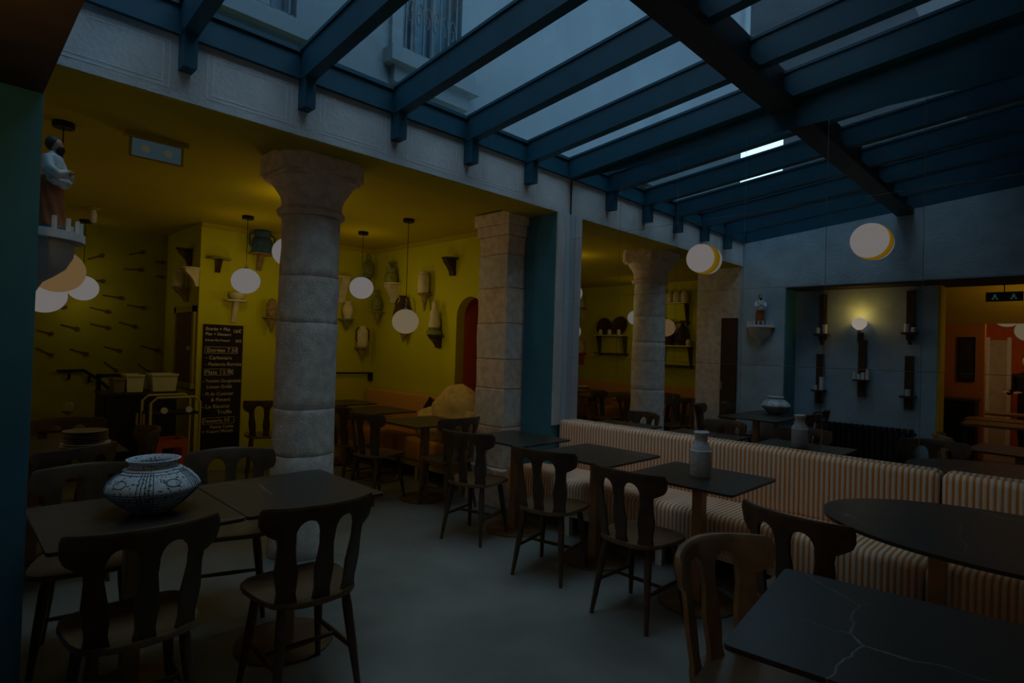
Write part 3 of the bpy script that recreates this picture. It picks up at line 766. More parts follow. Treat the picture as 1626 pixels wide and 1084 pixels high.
def bracket(label, wall, px, py, hw, style, bh, m, m_shelf=None):
    loc, rz, s = wpos(wall, px, py)
    t = thing('wall_bracket', label, 'wall bracket', loc, rz, 'pottery brackets on the olive walls')
    w = hw*s; h = bh*s; d = 0.17
    # shelf: half-round-fronted board; top at local z = 0
    poly = [(-w, 0), (-w, -d*0.45)] + [(-w*math.cos(PI*k/8), -d*0.45-d*0.55*math.sin(PI*k/8)) for k in range(1, 8)] + [(w, -d*0.45), (w, 0)]
    MB().prism(poly, -0.018, 0).build('shelf', m_shelf or m, t)
    mb = MB()
    if style == 'cone':
        mb.lathe([(w*0.72, -0.018), (w*0.62, -h*0.3), (w*0.34, -h*0.65), (0.01, -h)], 16, (0, -d*0.45, 0), 1, 0.9)
    elif style == 'curve':
        pts = [(0, -0.018), (-d*0.85, -0.018), (-d*0.8, -h*0.25), (-d*0.5, -h*0.5), (-d*0.3, -h*0.75), (-d*0.22, -h), (0, -h)]
        mb.prism(pts, -w*0.45, w*0.45, 'YZ')
    else:
        mb.prism([(0, -0.018), (-d*0.6, -0.018), (-d*0.3, -h*0.6), (-d*0.12, -h), (0, -h)], -w*0.22, w*0.22, 'YZ')
    mb.build('corbel', m, t)
    return loc, rz, s
def pottery(name, label, wall, px, py, kind, h, hw, m, extra=None):
    loc, rz, s = wpos(wall, px, py)
    t = thing(name, label, 'pottery', loc, rz, 'pottery on the wall brackets')
    vessel(kind, h*s, hw*s, m, t)
    if extra: extra(t, h*s, hw*s)
    return t
def handles(m):
    def f(t, h, w):
        for sx in (-1, 1):
            MB().tube([(sx*w*0.95, -0.09, h*0.25), (sx*w*1.25, -0.09, h*0.35), (sx*w*1.25, -0.09, h*0.8), (sx*w*0.8, -0.09, h*0.93)], w*0.10, 6).build('handle', m, t, smooth=True)
    return f
def spout(m):
    def f(t, h, w):
        MB().tube([(w*0.9, -0.09, h*0.3), (w*1.25, -0.09, h*0.5), (w*1.15, -0.09, h*0.75), (w*0.45, -0.09, h*0.88)], w*0.12, 6).build('handle', m, t, smooth=True)
    return f
def leaves(m):
    def f(t, h, w):
        for k in range(9):
            a = 2*PI*k/9; r = w*0.55
            MB().tube([(0, -0.09, h*0.95), (r*0.6*math.cos(a), -0.09+r*0.5*math.sin(a), h*1.25), (r*1.3*math.cos(a), -0.09+r*math.sin(a), h*(1.3+0.1*(k % 3)))], [w*0.06, w*0.16, w*0.03], 5).build('leaf', m, t, smooth=True)
    return f
def lid(m):
    def f(t, h, w):
        MB().lathe([(w*0.6, h), (w*0.45, h*1.06), (w*0.12, h*1.08), (w*0.14, h*1.13), (0.001, h*1.15)], 16, (0, -0.09, 0)).build('lid', m, t, smooth=True)
    return f
LEAFM = mat('dusty_leaf', (0.10, 0.13, 0.02), 0.6, var=0.3)
bracket('small dark empty bracket high on the olive wall above the arched niche', 'R', 712, 409, 12, 'curve', 28, CERAMIC_D)
bracket('tan cone bracket under the cream jar, left of the niche', 'R', 673, 466, 9, 'cone', 28, CERAMIC_T)
pottery('ceramic_jar', 'cream ceramic jar on the tan cone bracket left of the niche', 'R', 672, 466, 'jar', 36, 9.5, CREAM)
bracket('cream scroll bracket under the green planted pot', 'R', 620, 449, 17, 'curve', 32, CREAM)
pottery('planted_pot', 'green pot with leaves on the cream scroll bracket', 'R', 621, 449, 'pot', 24, 10, CERAMIC_G, leaves(LEAFM))
bracket('small tan bracket under the pear shaped vase', 'R', 598, 494, 9, 'cone', 22, CERAMIC_T)
pottery('pear_vase', 'olive pear shaped vase behind the high globe lamp', 'R', 598, 494, 'pear', 34, 9, CERAMIC_G)
bracket('tan bracket under the dark jug behind the dim globe lamp', 'R', 640, 519, 13, 'cone', 24, CERAMIC_T)
pottery('clay_jug', 'dark brown round jug behind the dim globe lamp', 'R', 638, 519, 'jug', 50, 15, CERAMIC_D, handles(CERAMIC_D))
bracket('dark scroll bracket under the white figurine by the niche', 'R', 689, 532, 12, 'curve', 20, CERAMIC_D)
def figure(t, h, w):
    MB().lathe([(w*0.75, h), (w*0.85, h*1.6), (w*0.6, h*2.6), (w*0.68, h*3.0), (w*0.35, h*3.6), (w*0.42, h*4.0), (w*0.3, h*4.5), (0.001, h*4.7)], 16, (0, -0.09, 0)).build('figurine', CREAM, t, smooth=True)
pottery('figurine_pot', 'cream figurine standing in a green pot beside the niche', 'R', 689, 532, 'pot', 12, 12, CERAMIC_G, figure)
bracket('tan bracket under the cream lantern jar, right of the round column', 'F', 576, 551, 10, 'cone', 20, CERAMIC_T)
pottery('lantern_jar', 'cream jar with dark side handles, lowest right of the column', 'F', 575, 551, 'jar', 34, 9, CREAM, handles(BLACK))
bracket('olive bracket beside the round column, under a small vase', 'F', 552, 506, 12, 'cone', 17, CERAMIC_G)
pottery('small_vase', 'small cream vase just right of the round column', 'F', 552, 506, 'vase', 28, 9, CREAM)
bracket('cream cornice bracket touching the round column outline', 'F', 547, 439, 14, 'curve', 42, CREAM)
bracket('olive bracket high in the corner under a green bottle', 'F', 584, 438, 9, 'cone', 16, CERAMIC_G)
pottery('green_bottle', 'green bottle vase on the bracket above the high globe lamp', 'F', 584, 438, 'bottle', 32, 8, CERAMIC_G)
bracket('tan bracket under the owl like jar left of the round column', 'F', 432, 503, 11, 'cone', 25, CERAMIC_T)
pottery('owl_jar', 'speckled tan jar left of the round column', 'F', 431, 503, 'jar', 27, 8, CERAMIC_T, lid(CERAMIC_T))
bracket('brown wooden bracket under the dark blue jug', 'F', 416, 402, 17, 'post', 27, WOODLIGHT)
pottery('blue_jug', 'dark blue stepped jug near the ceiling left of the column', 'F', 416, 402, 'pot', 34, 16, CERAMIC_B, handles(CERAMIC_B))
bracket('cream post bracket below the chalkboard globe lamp', 'F', 376, 476, 17, 'post', 36, CREAM)
pottery('cream_bowl', 'cream bowl on the bracket below the chalkboard globe lamp', 'F', 376, 476, 'bowl', 11, 12, CREAM)
bracket('green dish shaped bracket with dark foot above the chalkboard', 'F', 350, 409, 17, 'post', 23, CERAMIC_D, CERAMIC_G)
bracket('dark wedge bracket on the return wall near the ceiling', 'N', 291, 394, 9, 'curve', 27, CERAMIC_D)
bracket('cream wedge bracket on the return wall', 'N', 302, 424, 9, 'curve', 30, CREAM)
bracket('wooden wedge bracket under the lidded jar on the return wall', 'N', 285, 456, 11, 'curve', 22, WOODLIGHT)
pottery('lidded_jar', 'cream lidded jar on the return wall bracket by the spoon wall', 'N', 284, 456, 'jar', 29, 9, CREAM, lid(CREAM))

# ------------------------------------------------------------------ chalkboard
pa = aty(321, 514, YW); pb_ = aty(384, 516, YW); pc = aty(352, 719, YW)
cw = pb_.x-pa.x; chh = pa.z-pc.z
cb = thing('menu_chalkboard', 'tall black chalkboard with handwritten French menu on the olive wall', 'chalkboard', (pa.x+0.012, YW, pc.z))
MB().box(0, cw, -0.02, 0, 0, chh).build('board', SLATE, cb)
lines = [(0.02, 0.975, 'Entrée + Plat', 0.050), (0.31, 0.965, '16€', 0.06), (0.02, 0.935, 'Plat + Dessert', 0.048), (0.02, 0.885, 'Entrée Plat Dessert', 0.034), (0.34, 0.885, '20€', 0.045),
         (0.04, 0.815, 'Entrées 7.5€', 0.066), (0.03, 0.755, '- Carbonara', 0.058), (0.03, 0.705, '- Focaccia Burrata', 0.055), (0.03, 0.645, 'Plats 13.9€', 0.07),
         (0.01, 0.575, '- Tomino Gorgonzola', 0.052), (0.05, 0.53, 'Limon Grillé', 0.055), (0.01, 0.475, '- Pj du Cuisinier', 0.052), (0.10, 0.43, '& Piment', 0.058),
         (0.01, 0.38, '- Le Risotto', 0.062), (0.17, 0.335, 'Truffe', 0.066), (0.02, 0.27, 'Desserts 5€', 0.06), (0.10, 0.22, 'Panna Cotta', 0.052), (0.02, 0.185, '+ Yogurt Maison', 0.05)]
for (x, y, txt, size) in lines:
    cu = bpy.data.curves.new('lettering', 'FONT'); cu.body = txt; cu.size = size*0.98; cu.offset = 0.0006
    tmp = bpy.data.objects.new('lettering_tmp', cu); COL.objects.link(tmp)
    dg = bpy.context.evaluated_depsgraph_get()
    me = bpy.data.meshes.new_from_object(tmp.evaluated_get(dg))
    bpy.data.objects.remove(tmp)
    mx = max([v.co.x for v in me.vertices] or [1]); avail = cw-x-0.008
    sx = min(1.0, avail/mx)
    for v in me.vertices: v.co.x *= sx
    me.materials.clear(); me.materials.append(CHALK)
    o = bpy.data.objects.new('chalk_lettering', me); COL.objects.link(o); o.parent = cb
    o.location = (x, -0.0212, chh*y-size*0.6); o.rotation_euler = (PI/2, 0, R_(0))
for (x0, x1, y) in ((0.02, 0.37, 0.815), (0.02, 0.30, 0.645), (0.02, 0.36, 0.27)):
    zc = chh*y-0.02; m = MB(); t_ = 0.004
    m.box(x0, x1, -0.022, -0.0205, zc+0.035, zc+0.035+t_); m.box(x0, x1, -0.022, -0.0205, zc-0.035, zc-0.035+t_)
    m.box(x0, x0+t_, -0.022, -0.0205, zc-0.035, zc+0.035); m.box(x1-t_, x1, -0.022, -0.0205, zc-0.035, zc+0.035)
    m.build('chalk_frame', CHALK, cb)

# ------------------------------------------------------------------ return wall window
wn = sroot('window_1')
y0, y1 = 7.04, 7.80; z0, z1 = 0.98, 1.86; xx = XN
m = MB(); m.box(xx-0.03, xx, y0, y0+0.07, z0, z1); m.box(xx-0.03, xx, y1-0.07, y1, z0, z1); m.box(xx-0.03, xx, y0, y1, z1-0.07, z1); m.box(xx-0.045, xx, y0-0.02, y1+0.02, z0-0.05, z0)
m.build('window_frame', mat('olive_frame_paint', (0.36, 0.30, 0.02), 0.6), wn)
MB().box(xx-0.012, xx-0.001, y0+0.07, y1-0.07, z0, z1-0.07).build('window_panel', mat('brown_panel', (0.12, 0.065, 0.025), 0.6, var=0.2), wn)
MB().box(xx-0.05, xx-0.012, y0+0.12, y0+0.15, 1.36, 1.40).build('window_catch', CREAM, wn)

# ------------------------------------------------------------------ spoons on the stair wall
SP = [(550,340,680,370),(780,325,895,345),(290,335,415,340),(375,445,490,475),(555,440,680,468),(730,430,845,462),(965,450,1070,482),(630,265,760,285),(760,105,880,110),(540,172,645,180),(970,300,1080,330),(430,595,545,630),(640,580,750,610),(865,575,985,610),(225,590,330,640),(640,675,725,735),(1020,695,1085,715),(850,690,930,745),(540,45,640,20),(960,148,1045,160),(795,15,890,0),(330,255,410,250),(950,60,1040,70),(230,480,330,505)]
SPM = mat('dark_wooden_spoon', (0.075, 0.05, 0.012), 0.7, var=0.3, scale=20)
SPL = [(7,0),]
for k, (ax, ay, bx, by) in enumerate(SP):
    a = aty(ax/3.871, 400+ay/3.871, YF-0.012); b = aty(bx/3.871, 400+by/3.871, YF-0.012)
    if a.x > XN-0.1: continue
    if b.x > XN-0.04: b.x = XN-0.04
    d = (b-a); L = d.length; ang = math.atan2(d.z, d.x)
    t = thing('wooden_spoon', 'dark wooden spoon fixed to the olive stair wall', 'spoon', (a.x, YF-0.004, a.z), 0, 'spoons on the stair wall')
    t.rotation_euler = (0, -ang, 0)
    MB().prism([(0, -0.007), (L*0.78, -0.009), (L*0.78, 0.009), (0, 0.007)], -0.008, 0.003, 'XZ').build('spoon_handle', SPM, t)
    MB().prism([(L*0.86+L*0.15*math.cos(2*PI*q/14), 0.024*math.sin(2*PI*q/14)) for q in range(14)], -0.012, 0.003, 'XZ').build('spoon_bowl', SPM, t)

ORD = 'first second third fourth fifth sixth seventh eighth ninth tenth eleventh twelfth thirteenth fourteenth fifteenth sixteenth seventeenth eighteenth nineteenth twentieth twenty-first twenty-second twenty-third twenty-fourth'.split()
for k, t in enumerate(sorted([o for o in COL.objects if o.name.startswith('wooden_spoon') and o.type == 'EMPTY'], key=lambda o: -o.location.z)):
    t['label'] = 'dark wooden spoon on the olive stair wall, ' + ORD[k] + ' counted down from the ceiling'

# ------------------------------------------------------------------ hand rails
hr = thing('stair_handrail', 'dark stair handrail on the spoon wall', 'handrail', (0, YF, 0))
pts = [aty(*p, YF-0.08) for p in ((90, 589), (133, 588), (150, 598), (175, 618))]
MB().tube([(p.x, -0.08, p.z) for p in pts], 0.018, 8).build('rail', BLACK, hr, smooth=True)
for p in ((110, 592), (142, 597)):
    q = aty(*p, YF-0.08); MB().tube([(q.x, -0.08, q.z), (q.x, -0.06, q.z-0.07), (q.x, 0, q.z-0.07)], 0.014, 6).build('rail_bracket', BLACK, hr)
wr2 = thing('wall_rail', 'thin black rail on the olive wall right of the column', 'rail', (0, YW, 0))
a = aty(525, 592, YW-0.05); b = aty(590, 592, YW-0.05)
MB().tube([(a.x, -0.05, a.z), (b.x, -0.05, b.z)], 0.012, 8).build('rail', BLACK, wr2)
MB().box(b.x-0.03, b.x+0.03, -0.06, 0, b.z-0.10, b.z+0.01).build('rail_end', BLACK, wr2)

# ------------------------------------------------------------------ service counter, bins, trolley, crate
yc = 6.75
a = aty(166, 597, yc); b = aty(282, 597, yc)
ct = thing('service_counter', 'black service counter with upright frame at the stair wall', 'counter', (a.x, yc, 0))
Wd = b.x-a.x; zt = 0.93
MB().box(0, Wd, 0, 0.42, 0, zt-0.03).build('cabinet_body', BLACK, ct)
MB().box(-0.01, Wd+0.01, -0.01, 0.43, zt-0.03, zt).build('counter_top', mat('dark_counter_top', (0.03, 0.024, 0.018), 0.4), ct)
fr = MB(); fr.box(0, 0.035, 0.36, 0.42, zt, a.z); fr.box(Wd-0.035, Wd, 0.36, 0.42, zt, a.z); fr.box(0, Wd, 0.36, 0.42, a.z-0.035, a.z)
fr.build('upright_frame', BLACK, ct)
for k in (0, 1):
    cdo = MB().box(0.02+k*Wd/2, Wd/2-0.01+k*Wd/2, -0.015, 0, 0.08, zt-0.06).build('cabinet_door', mat('black_door_panel', (0.014, 0.012, 0.012), 0.4), ct)
    MB().box(Wd/2-0.05+k*0.06, Wd/2-0.03+k*0.06, -0.03, -0.015, 0.6, 0.72).build('handle', BRONZE, cdo)
def bin_(label, px0, px1, py0, py1, y, m=BIN):
    p0 = aty(px0, py1, y); p1 = aty(px1, py1, y); h = aty(px0, py0, y).z-p0.z
    t = thing('storage_bin', label, 'bin', ((p0.x+p1.x)/2, y+0.13, zt), 0, 'pale bins on the counter')
    w = (p1.x-p0.x)/2
    mb = MB(); vs = []
    for s, z in ((0.86, 0), (1.0, h), (0.95, h), (0.82, 0.01)):
        vs += [(-w*s, -0.12*s, z), (w*s, -0.12*s, z), (w*s, 0.12*s, z), (-w*s, 0.12*s, z)]
    fs = [(k*4+i, k*4+(i+1) % 4, k*4+4+(i+1) % 4, k*4+4+i) for k in range(3) for i in range(4)] + [(3, 2, 1, 0), (12, 13, 14, 15)]
    mb.add(vs, fs); mb.build('bin_body', m, t)
    rm = MB(); rm.box(-w*1.05, w*1.05, -0.13, -0.115, h-0.012, h+0.006); rm.box(-w*1.05, w*1.05, 0.115, 0.13, h-0.012, h+0.006); rm.box(-w*1.05, -w*0.96, -0.115, 0.115, h-0.012, h+0.006); rm.box(w*0.96, w*1.05, -0.115, 0.115, h-0.012, h+0.006)
    rm.build('bin_rim', m, t)
bin_('smaller pale plastic bin on the left of the counter', 200, 229, 609, 636, yc)
bin_('wider pale plastic bin on the right of the counter', 241, 282, 607, 634, yc)
bin_('brown basket behind the smaller bin on the counter', 180, 199, 610, 632, yc, PLB)
yt = 6.2
a = aty(240, 632, yt); b = aty(318, 634, yt)
tr_ = thing('service_trolley', 'pale tube frame trolley before the counter', 'trolley', (a.x, yt, 0))
Wt = b.x-a.x; ht = a.z; FRM = mat('pale_tube_paint', (0.42, 0.36, 0.12), 0.5)
for y in (0.0, 0.32):
    MB().tube([(0, y, 0.0), (0, y, ht-0.05), (0.05, y, ht), (Wt-0.05, y, ht), (Wt, y, ht-0.05), (Wt, y, 0.0)], 0.012, 8).build('tube_frame', FRM, tr_, smooth=True)
for z in (0.14, ht-0.17): MB().box(0.0, Wt, 0.0, 0.32, z, z+0.02).build('shelf', BLACK, tr_)
for k in range(2): MB().tube([(Wt*(0.25+0.5*k), -0.02, ht-0.12), (Wt*(0.25+0.5*k), -0.035, ht-0.12)], 0.03, 10).build('knob', WHITEW, tr_)
a = aty(246, 722, yt); b = aty(301, 722, yt)
cr = thing('plastic_crate', 'orange plastic crate on the lower trolley shelf', 'crate', ((a.x+b.x)/2, yt+0.16, 0.161))
hw = (b.x-a.x)/2*0.92; hc = 0.34
t_ = 0.025
for y in (-0.14, 0.115):
    m = MB()
    m.box(-hw, hw, y, y+t_, 0, hc*0.45); m.box(-hw, hw, y, y+t_, hc*0.78, hc); m.box(-hw, -hw*0.62, y, y+t_, hc*0.45, hc*0.78); m.box(hw*0.62, hw, y, y+t_, hc*0.45, hc*0.78)
    m.build('crate_side', CRATE, cr)
for x in (-hw, hw-t_): MB().box(x, x+t_, -0.115, 0.115, 0, hc).build('crate_end', CRATE, cr)
MB().box(-hw+t_, hw-t_, -0.115, 0.115, 0, 0.02).build('crate_bottom', CRATE, cr)

# ------------------------------------------------------------------ coat and cushion on the olive banquette
def lump(name, c, r, m, seed, amp=0.12, flat=None, ns=3.0, parent=None):
    from mathutils import noise
    o = MB().sphere((0, 0, 0), 1.0, 40, 26).build(name, m, parent, smooth=True, sharp=179)
    for v in o.data.vertices:
        d = v.co.normalized(); k = 1+amp*noise.noise(d*ns+Vector((seed, 0, 0)))+amp*0.4*noise.noise(d*ns*2.7+Vector((0, seed, 0)))
        v.co = Vector((d.x*r[0], d.y*r[1], d.z*r[2]))*k
        if flat is not None and v.co.z < flat: v.co.z = flat + (v.co.z-flat)*0.05
    o.location = c
    return o
ctn = thing('beige_coat', 'big fleecy beige coat heaped on the olive room banquette', 'coat', (3.95, 4.70, 0.462))
lump('coat_body', (0.0, 0.0, 0.24), (0.19, 0.42, 0.36), COAT, 3, 0.16, -0.238, 2.4, ctn)
lump('coat_sleeve', (-0.05, 0.36, 0.15), (0.13, 0.34, 0.19), COAT, 9, 0.15, -0.148, 2.6, ctn)
lump('coat_sleeve', (-0.06, -0.30, 0.12), (0.12, 0.16, 0.30), COAT, 5, 0.15, -0.115, 2.6, ctn)
cu_ = MB().grid(lambda u, v: ((u-0.5)*0.36, 0.0, (v-0.5)*0.36), 10, 10)
cush = thing('black_cushion', 'square black cushion leaning on the olive banquette beside the coat', 'cushion', (4.02, 5.30, 0.68))
cm = MB()
for sgn in (-1, 1):
    cm.grid(lambda u, v, s=sgn: ((s*0.06*(1-(2*u-1)**4)*(1-(2*v-1)**4)), (u-0.5)*0.36, (v-0.5)*0.36), 12, 12)
co = cm.build('cushion_cover', CUSHION, cush, smooth=True, sharp=80); co.rotation_euler = (R_(20), R_(18), 0)

# ------------------------------------------------------------------ statuette on its corbel
sb = thing('statuette_corbel', 'white half round corbel shelf with little posts on the left blue pier', 'wall shelf', (XL, 3.15, 1.915))
hd = [(0.19*math.sin(PI*k/20), -0.19*math.cos(PI*k/20)) for k in range(21)]
MB().prism(hd, -0.035, 0.0).build('shelf', CERAMIC_W, sb)
prof = [(0.15, -0.035), (0.155, -0.06), (0.15, -0.10), (0.125, -0.15), (0.085, -0.185), (0.05, -0.21), (0.03, -0.25), (0.02, -0.28), (0.001, -0.285)]
o = MB().lathe(prof, 24, (0, 0, 0), 1, 1, PI).build('corbel', PLASTER, sb, smooth=True); o.rotation_euler = (0, 0, -PI/2)
for k in range(8):
    a = PI*(0.12+0.76*k/7); x, y = 0.172*math.sin(a), -0.172*math.cos(a)
    MB().lathe([(0.001, 0), (0.009, 0), (0.009, 0.055), (0.001, 0.055)], 8, (x, y, 0)).build('rail_post', CERAMIC_W, sb)
st = thing('robed_statuette', 'painted statuette of a bearded robed figure on the white corbel', 'statuette', (XL+0.068, 3.14, 1.915), R_(-120))
WHITEROBE = mat('painted_white_robe', (0.55, 0.62, 0.64), 0.35, var=0.08)
MB().lathe([(0.001, 0), (0.062, 0), (0.065, 0.02), (0.055, 0.03), (0.001, 0.03)], 20).build('pedestal', mat('dark_blue_plinth', (0.03, 0.07, 0.10), 0.4), st, smooth=True)
def fold(u, v):
    a = 2*PI*u; z = 0.03+0.21*v
    r = 0.057-0.014*v+0.006*math.sin(7*a+9*v)*(1-0.5*v)
    return (r*math.cos(a), r*0.85*math.sin(a)-0.004*v, z)
cl = MB().grid(fold, 42, 12, cu=True)
cl.build('cloak', REDCLOAK, st, smooth=True, sharp=60)
MB().lathe([(0.046, 0.215), (0.05, 0.24), (0.052, 0.27), (0.056, 0.305), (0.05, 0.328), (0.026, 0.342), (0.018, 0.352), (0.001, 0.353)], 24, (0, 0, 0), 0.86, 0.66).build('upper_robe', WHITEROBE, st, smooth=True)
MB().sphere((0, 0.008, 0.378), 0.025, 18, 12, sz=1.25, sx=0.9).build('head', SKIN, st, smooth=True)
MB().sphere((0, -0.004, 0.386), 0.029, 18, 12, sz=1.15, sx=0.92).build('hair', HAIR, st, smooth=True)
MB().lathe([(0.001, 0.335), (0.01, 0.34), (0.018, 0.357), (0.016, 0.37), (0.001, 0.372)], 12, (0, 0.024, 0)).build('beard', HAIR, st, smooth=True)
for sx in (-1, 1):
    MB().tube([(sx*0.05, 0, 0.318), (sx*0.064, 0.012, 0.27), (sx*0.05, 0.04, 0.245), (sx*0.015, 0.058, 0.262)], [0.02, 0.021, 0.018, 0.013], 10).build('sleeve', WHITEROBE, st, smooth=True)
    MB().sphere((sx*0.008, 0.064, 0.266), 0.011, 10, 8).build('hand', SKIN, st, smooth=True)
lump('mantle_fold', (0.0, 0.02, 0.225), (0.055, 0.045, 0.03), WHITEROBE, 4, 0.2, None, 3, st)

# ------------------------------------------------------------------ emergency light, small ceiling spot, floor socket
el = thing('emergency_light', 'boxed emergency light with bluish panel on the olive ceiling', 'emergency light', (0.98, 4.32, ZC))
MB().box(-0.18, 0.18, -0.04, 0.04, -0.03, 0).build('housing', OLIVE_CEIL, el)
MB().box(-0.155, 0.155, -0.012, 0.012, -0.155, -0.03).build('panel_frame', OLIVE_CEIL, el)
MB().box(-0.14, 0.14, -0.016, 0.016, -0.145, -0.035).build('light_panel', emit('bluish_panel', (0.35, 0.60, 0.70), 0.045), el)
for k in (-1, 1): MB().lathe([(0.001, 0), (0.025, 0), (0.025, 0.002), (0.001, 0.002)], 16, (0, 0, 0)).build('pictogram', emit('panel_glow_%d' % k, (0.55, 0.60, 0.35), 0.055), el).matrix_local = Matrix.Translation((k*0.065, -0.0165, -0.09)) @ Matrix.Rotation(PI/2, 4, 'X')
p = aty(147, 383, 7.2)
sp_ = thing('ceiling_spotlight', 'small white glass ceiling spot before the spoon wall', 'spotlight', (p.x, 7.2, ZC))
MB().lathe([(0.001, 0), (0.06, 0), (0.06, -0.012), (0.02, -0.02), (0.001, -0.02)], 20).build('base', OLIVE_CEIL, sp_)
MB().lathe([(0.02, -0.02), (0.03, -0.06), (0.028, -0.14), (0.001, -0.15)], 16).build('shade', CERAMIC_W, sp_, smooth=True)
p = atz(1122, 925, 0.0)
fs_ = thing('floor_sign', 'small black framed sign standing under the banquette front', 'sign', (3.56, 1.43, 0), R_(-90))
MB().box(-0.09, 0.09, -0.01, 0.012, 0, 0.22).build('sign_board', BLACK, fs_)
m = MB(); m.box(-0.075, 0.075, -0.012, -0.0102, 0.19, 0.195); m.box(-0.075, 0.075, -0.012, -0.0102, 0.03, 0.035); m.box(-0.075, -0.07, -0.012, -0.0102, 0.03, 0.195); m.box(0.07, 0.075, -0.012, -0.0102, 0.03, 0.195)
m.box(-0.05, 0.0, -0.012, -0.0102, 0.15, 0.16); m.box(-0.05, 0.0, -0.012, -0.0102, 0.12, 0.13); m.box(-0.05, 0.0, -0.012, -0.0102, 0.09, 0.10)
m.build('sign_print', CHALK, fs_)

# ------------------------------------------------------------------ recess wall (seen in the mirror): shelves, candles, bulb, radiator
XV = 2*B-XA
def mref(px, py): return atx(px, py, XV)   # y, z of a point on the recess wall seen in the mirror
def candle(label, y, z, h=0.09, r=0.03, x=XA+0.08):
    t = thing('pillar_candle', label, 'candle', (x, y, z), 0, 'candles on the recess wall')
    MB().lathe([(0.001, 0), (r, 0), (r, h), (r*0.8, h-0.004), (0.001, h-0.006)], 16).build('wax', CERAMIC_W, t, smooth=True)
    MB().tube([(0, 0, h-0.006), (0, 0, h+0.01)], 0.002, 5).build('wick', BLACK, t)
def beam_shelf(label, px, y_top, y_bot, y_shelf, tall=True):
    p = mref(px, y_shelf); zt_ = mref(px, y_top).z; zb_ = mref(px, y_bot).z
    t = thing('wooden_wall_shelf', label, 'wall shelf', (XA, p.y, p.z), 0, 'wooden shelves on the recess wall')
    MB().box(0, 0.045, -0.045, 0.045, zb_-p.z, zt_-p.z).build('back_board', WOOD, t, bevel=0.004)
    MB().box(0, 0.14, -0.08, 0.08, -0.025, 0).build('shelf', WOOD, t)
    MB().prism([(0.04, -0.025), (0.12, -0.025), (0.08, -0.10), (0.04, -0.15)], -0.02, 0.02, 'XZ').build('corbel', WOOD, t)
    return p
p = beam_shelf('wooden candle shelf on the left of the recess, lower', 1303, 562, 640, 618); candle('tall candle on the left lower recess shelf', p.y-0.04, p.z, 0.17); candle('short candle on the left lower recess shelf', p.y+0.04, p.z, 0.06)
p = beam_shelf('wooden candle shelf on the left of the recess, upper', 1308, 468, 540, 530); candle('tall candle on the left upper recess shelf', p.y-0.04, p.z, 0.12); candle('short candle on the left upper recess shelf', p.y+0.04, p.z, 0.08)
p = beam_shelf('wooden candle shelf on the right of the recess, lower', 1444, 565, 650, 628); candle('candle on the right lower recess shelf', p.y, p.z, 0.08)
p = beam_shelf('wooden candle shelf on the right of the recess, upper', 1447, 462, 540, 528); candle('candle on the right upper recess shelf', p.y+0.03, p.z, 0.10); candle('low candle on the right upper recess shelf', p.y-0.04, p.z, 0.06)
p = beam_shelf('middle wooden shelf of the recess below the glowing bulb', 1370, 540, 630, 602)
for k, h in enumerate((0.10, 0.07, 0.09, 0.14)): candle(('first', 'second', 'third', 'fourth')[k]+' candle from the left on the middle recess shelf', p.y+0.075-0.05*k, p.z, h, 0.022)
pz_ = mref(1368, 519)
bl = thing('wall_bulb', 'glowing bare bulb on a wooden bracket in the recess', 'wall lamp', (XA, pz_.y, pz_.z))
MB().box(0, 0.05, -0.03, 0.03, -0.20, -0.07).build('bracket', WOOD, bl)
MB().lathe([(0.001, -0.075), (0.02, -0.075), (0.02, -0.045), (0.001, -0.045)], 14, (0.09, 0, 0)).build('socket', BRONZE, bl)
MB().bar((0.03, 0, -0.08), (0.10, 0, -0.08), 0.02).build('arm', BRONZE, bl)
MB().lathe([(0.001, -0.045), (0.03, -0.04), (0.075, 0.0), (0.088, 0.04), (0.07, 0.09), (0.001, 0.115)], 20, (0.09, 0, 0)).build('bulb', BULB, bl, smooth=True)
lamp('lamp_light', (0.15, 0, 0.16), LAMP*0.5, (1.0, 0.58, 0.10), parent=bl, r=0.04)
# radiator under the recess shelves
rd = thing('cast_iron_radiator', 'black cast iron radiator under the recess shelves', 'radiator', (XA+0.10, 1.95, 0))
for k in range(16):
    y = -0.52+k*0.065
    MB().box(-0.05, 0.05, y, y+0.045, 0.08, 0.66).build('radiator_section', BLACK, rd, bevel=0.012)
MB().tube([(0, -0.55, 0.14), (0, 0.52, 0.14)], 0.018, 8).build('pipe', BLACK, rd); MB().tube([(0, -0.55, 0.60), (0, 0.52, 0.60)], 0.018, 8).build('pipe', BLACK, rd)
for y in (-0.5, 0.46): MB().box(-0.05, 0.05, y, y+0.04, 0, 0.09).build('foot', BLACK, rd)

# ------------------------------------------------------------------ left olive wall shelves (seen in the mirror)
XV2 = 2*B-XG
def shelf_rack(label, px0, px1, py):
    a = atx(px0, py, XV2); b = atx(px1, py, XV2); y0, y1 = min(a.y, b.y), max(a.y, b.y)
    t = thing('wall_rack', label, 'wall rack', (XG, (y0+y1)/2, a.z), 0); hw = (y1-y0)/2
    for z in (0, -0.35): MB().box(0, 0.18, -hw, hw, z-0.02, z).build('shelf', CREAM if z == 0 else WOOD, t)
    for s in (-1, 1): MB().prism([(0, 0), (0.16, -0.02), (0.06, -0.36), (0, -0.42)], s*hw*0.85-0.012, s*hw*0.85+0.012, 'XZ').build('corbel', WOOD, t)
    return t, (y0+y1)/2, a.z, hw
def stand(name, label, kind, y, z, h, w, m, x=XG+0.09):
    t = thing(name, label, 'pottery', (x, y+0.0, z), 0, 'pottery on the left olive wall'); vessel(kind, h, w, m, t, 0, 0)
    return t
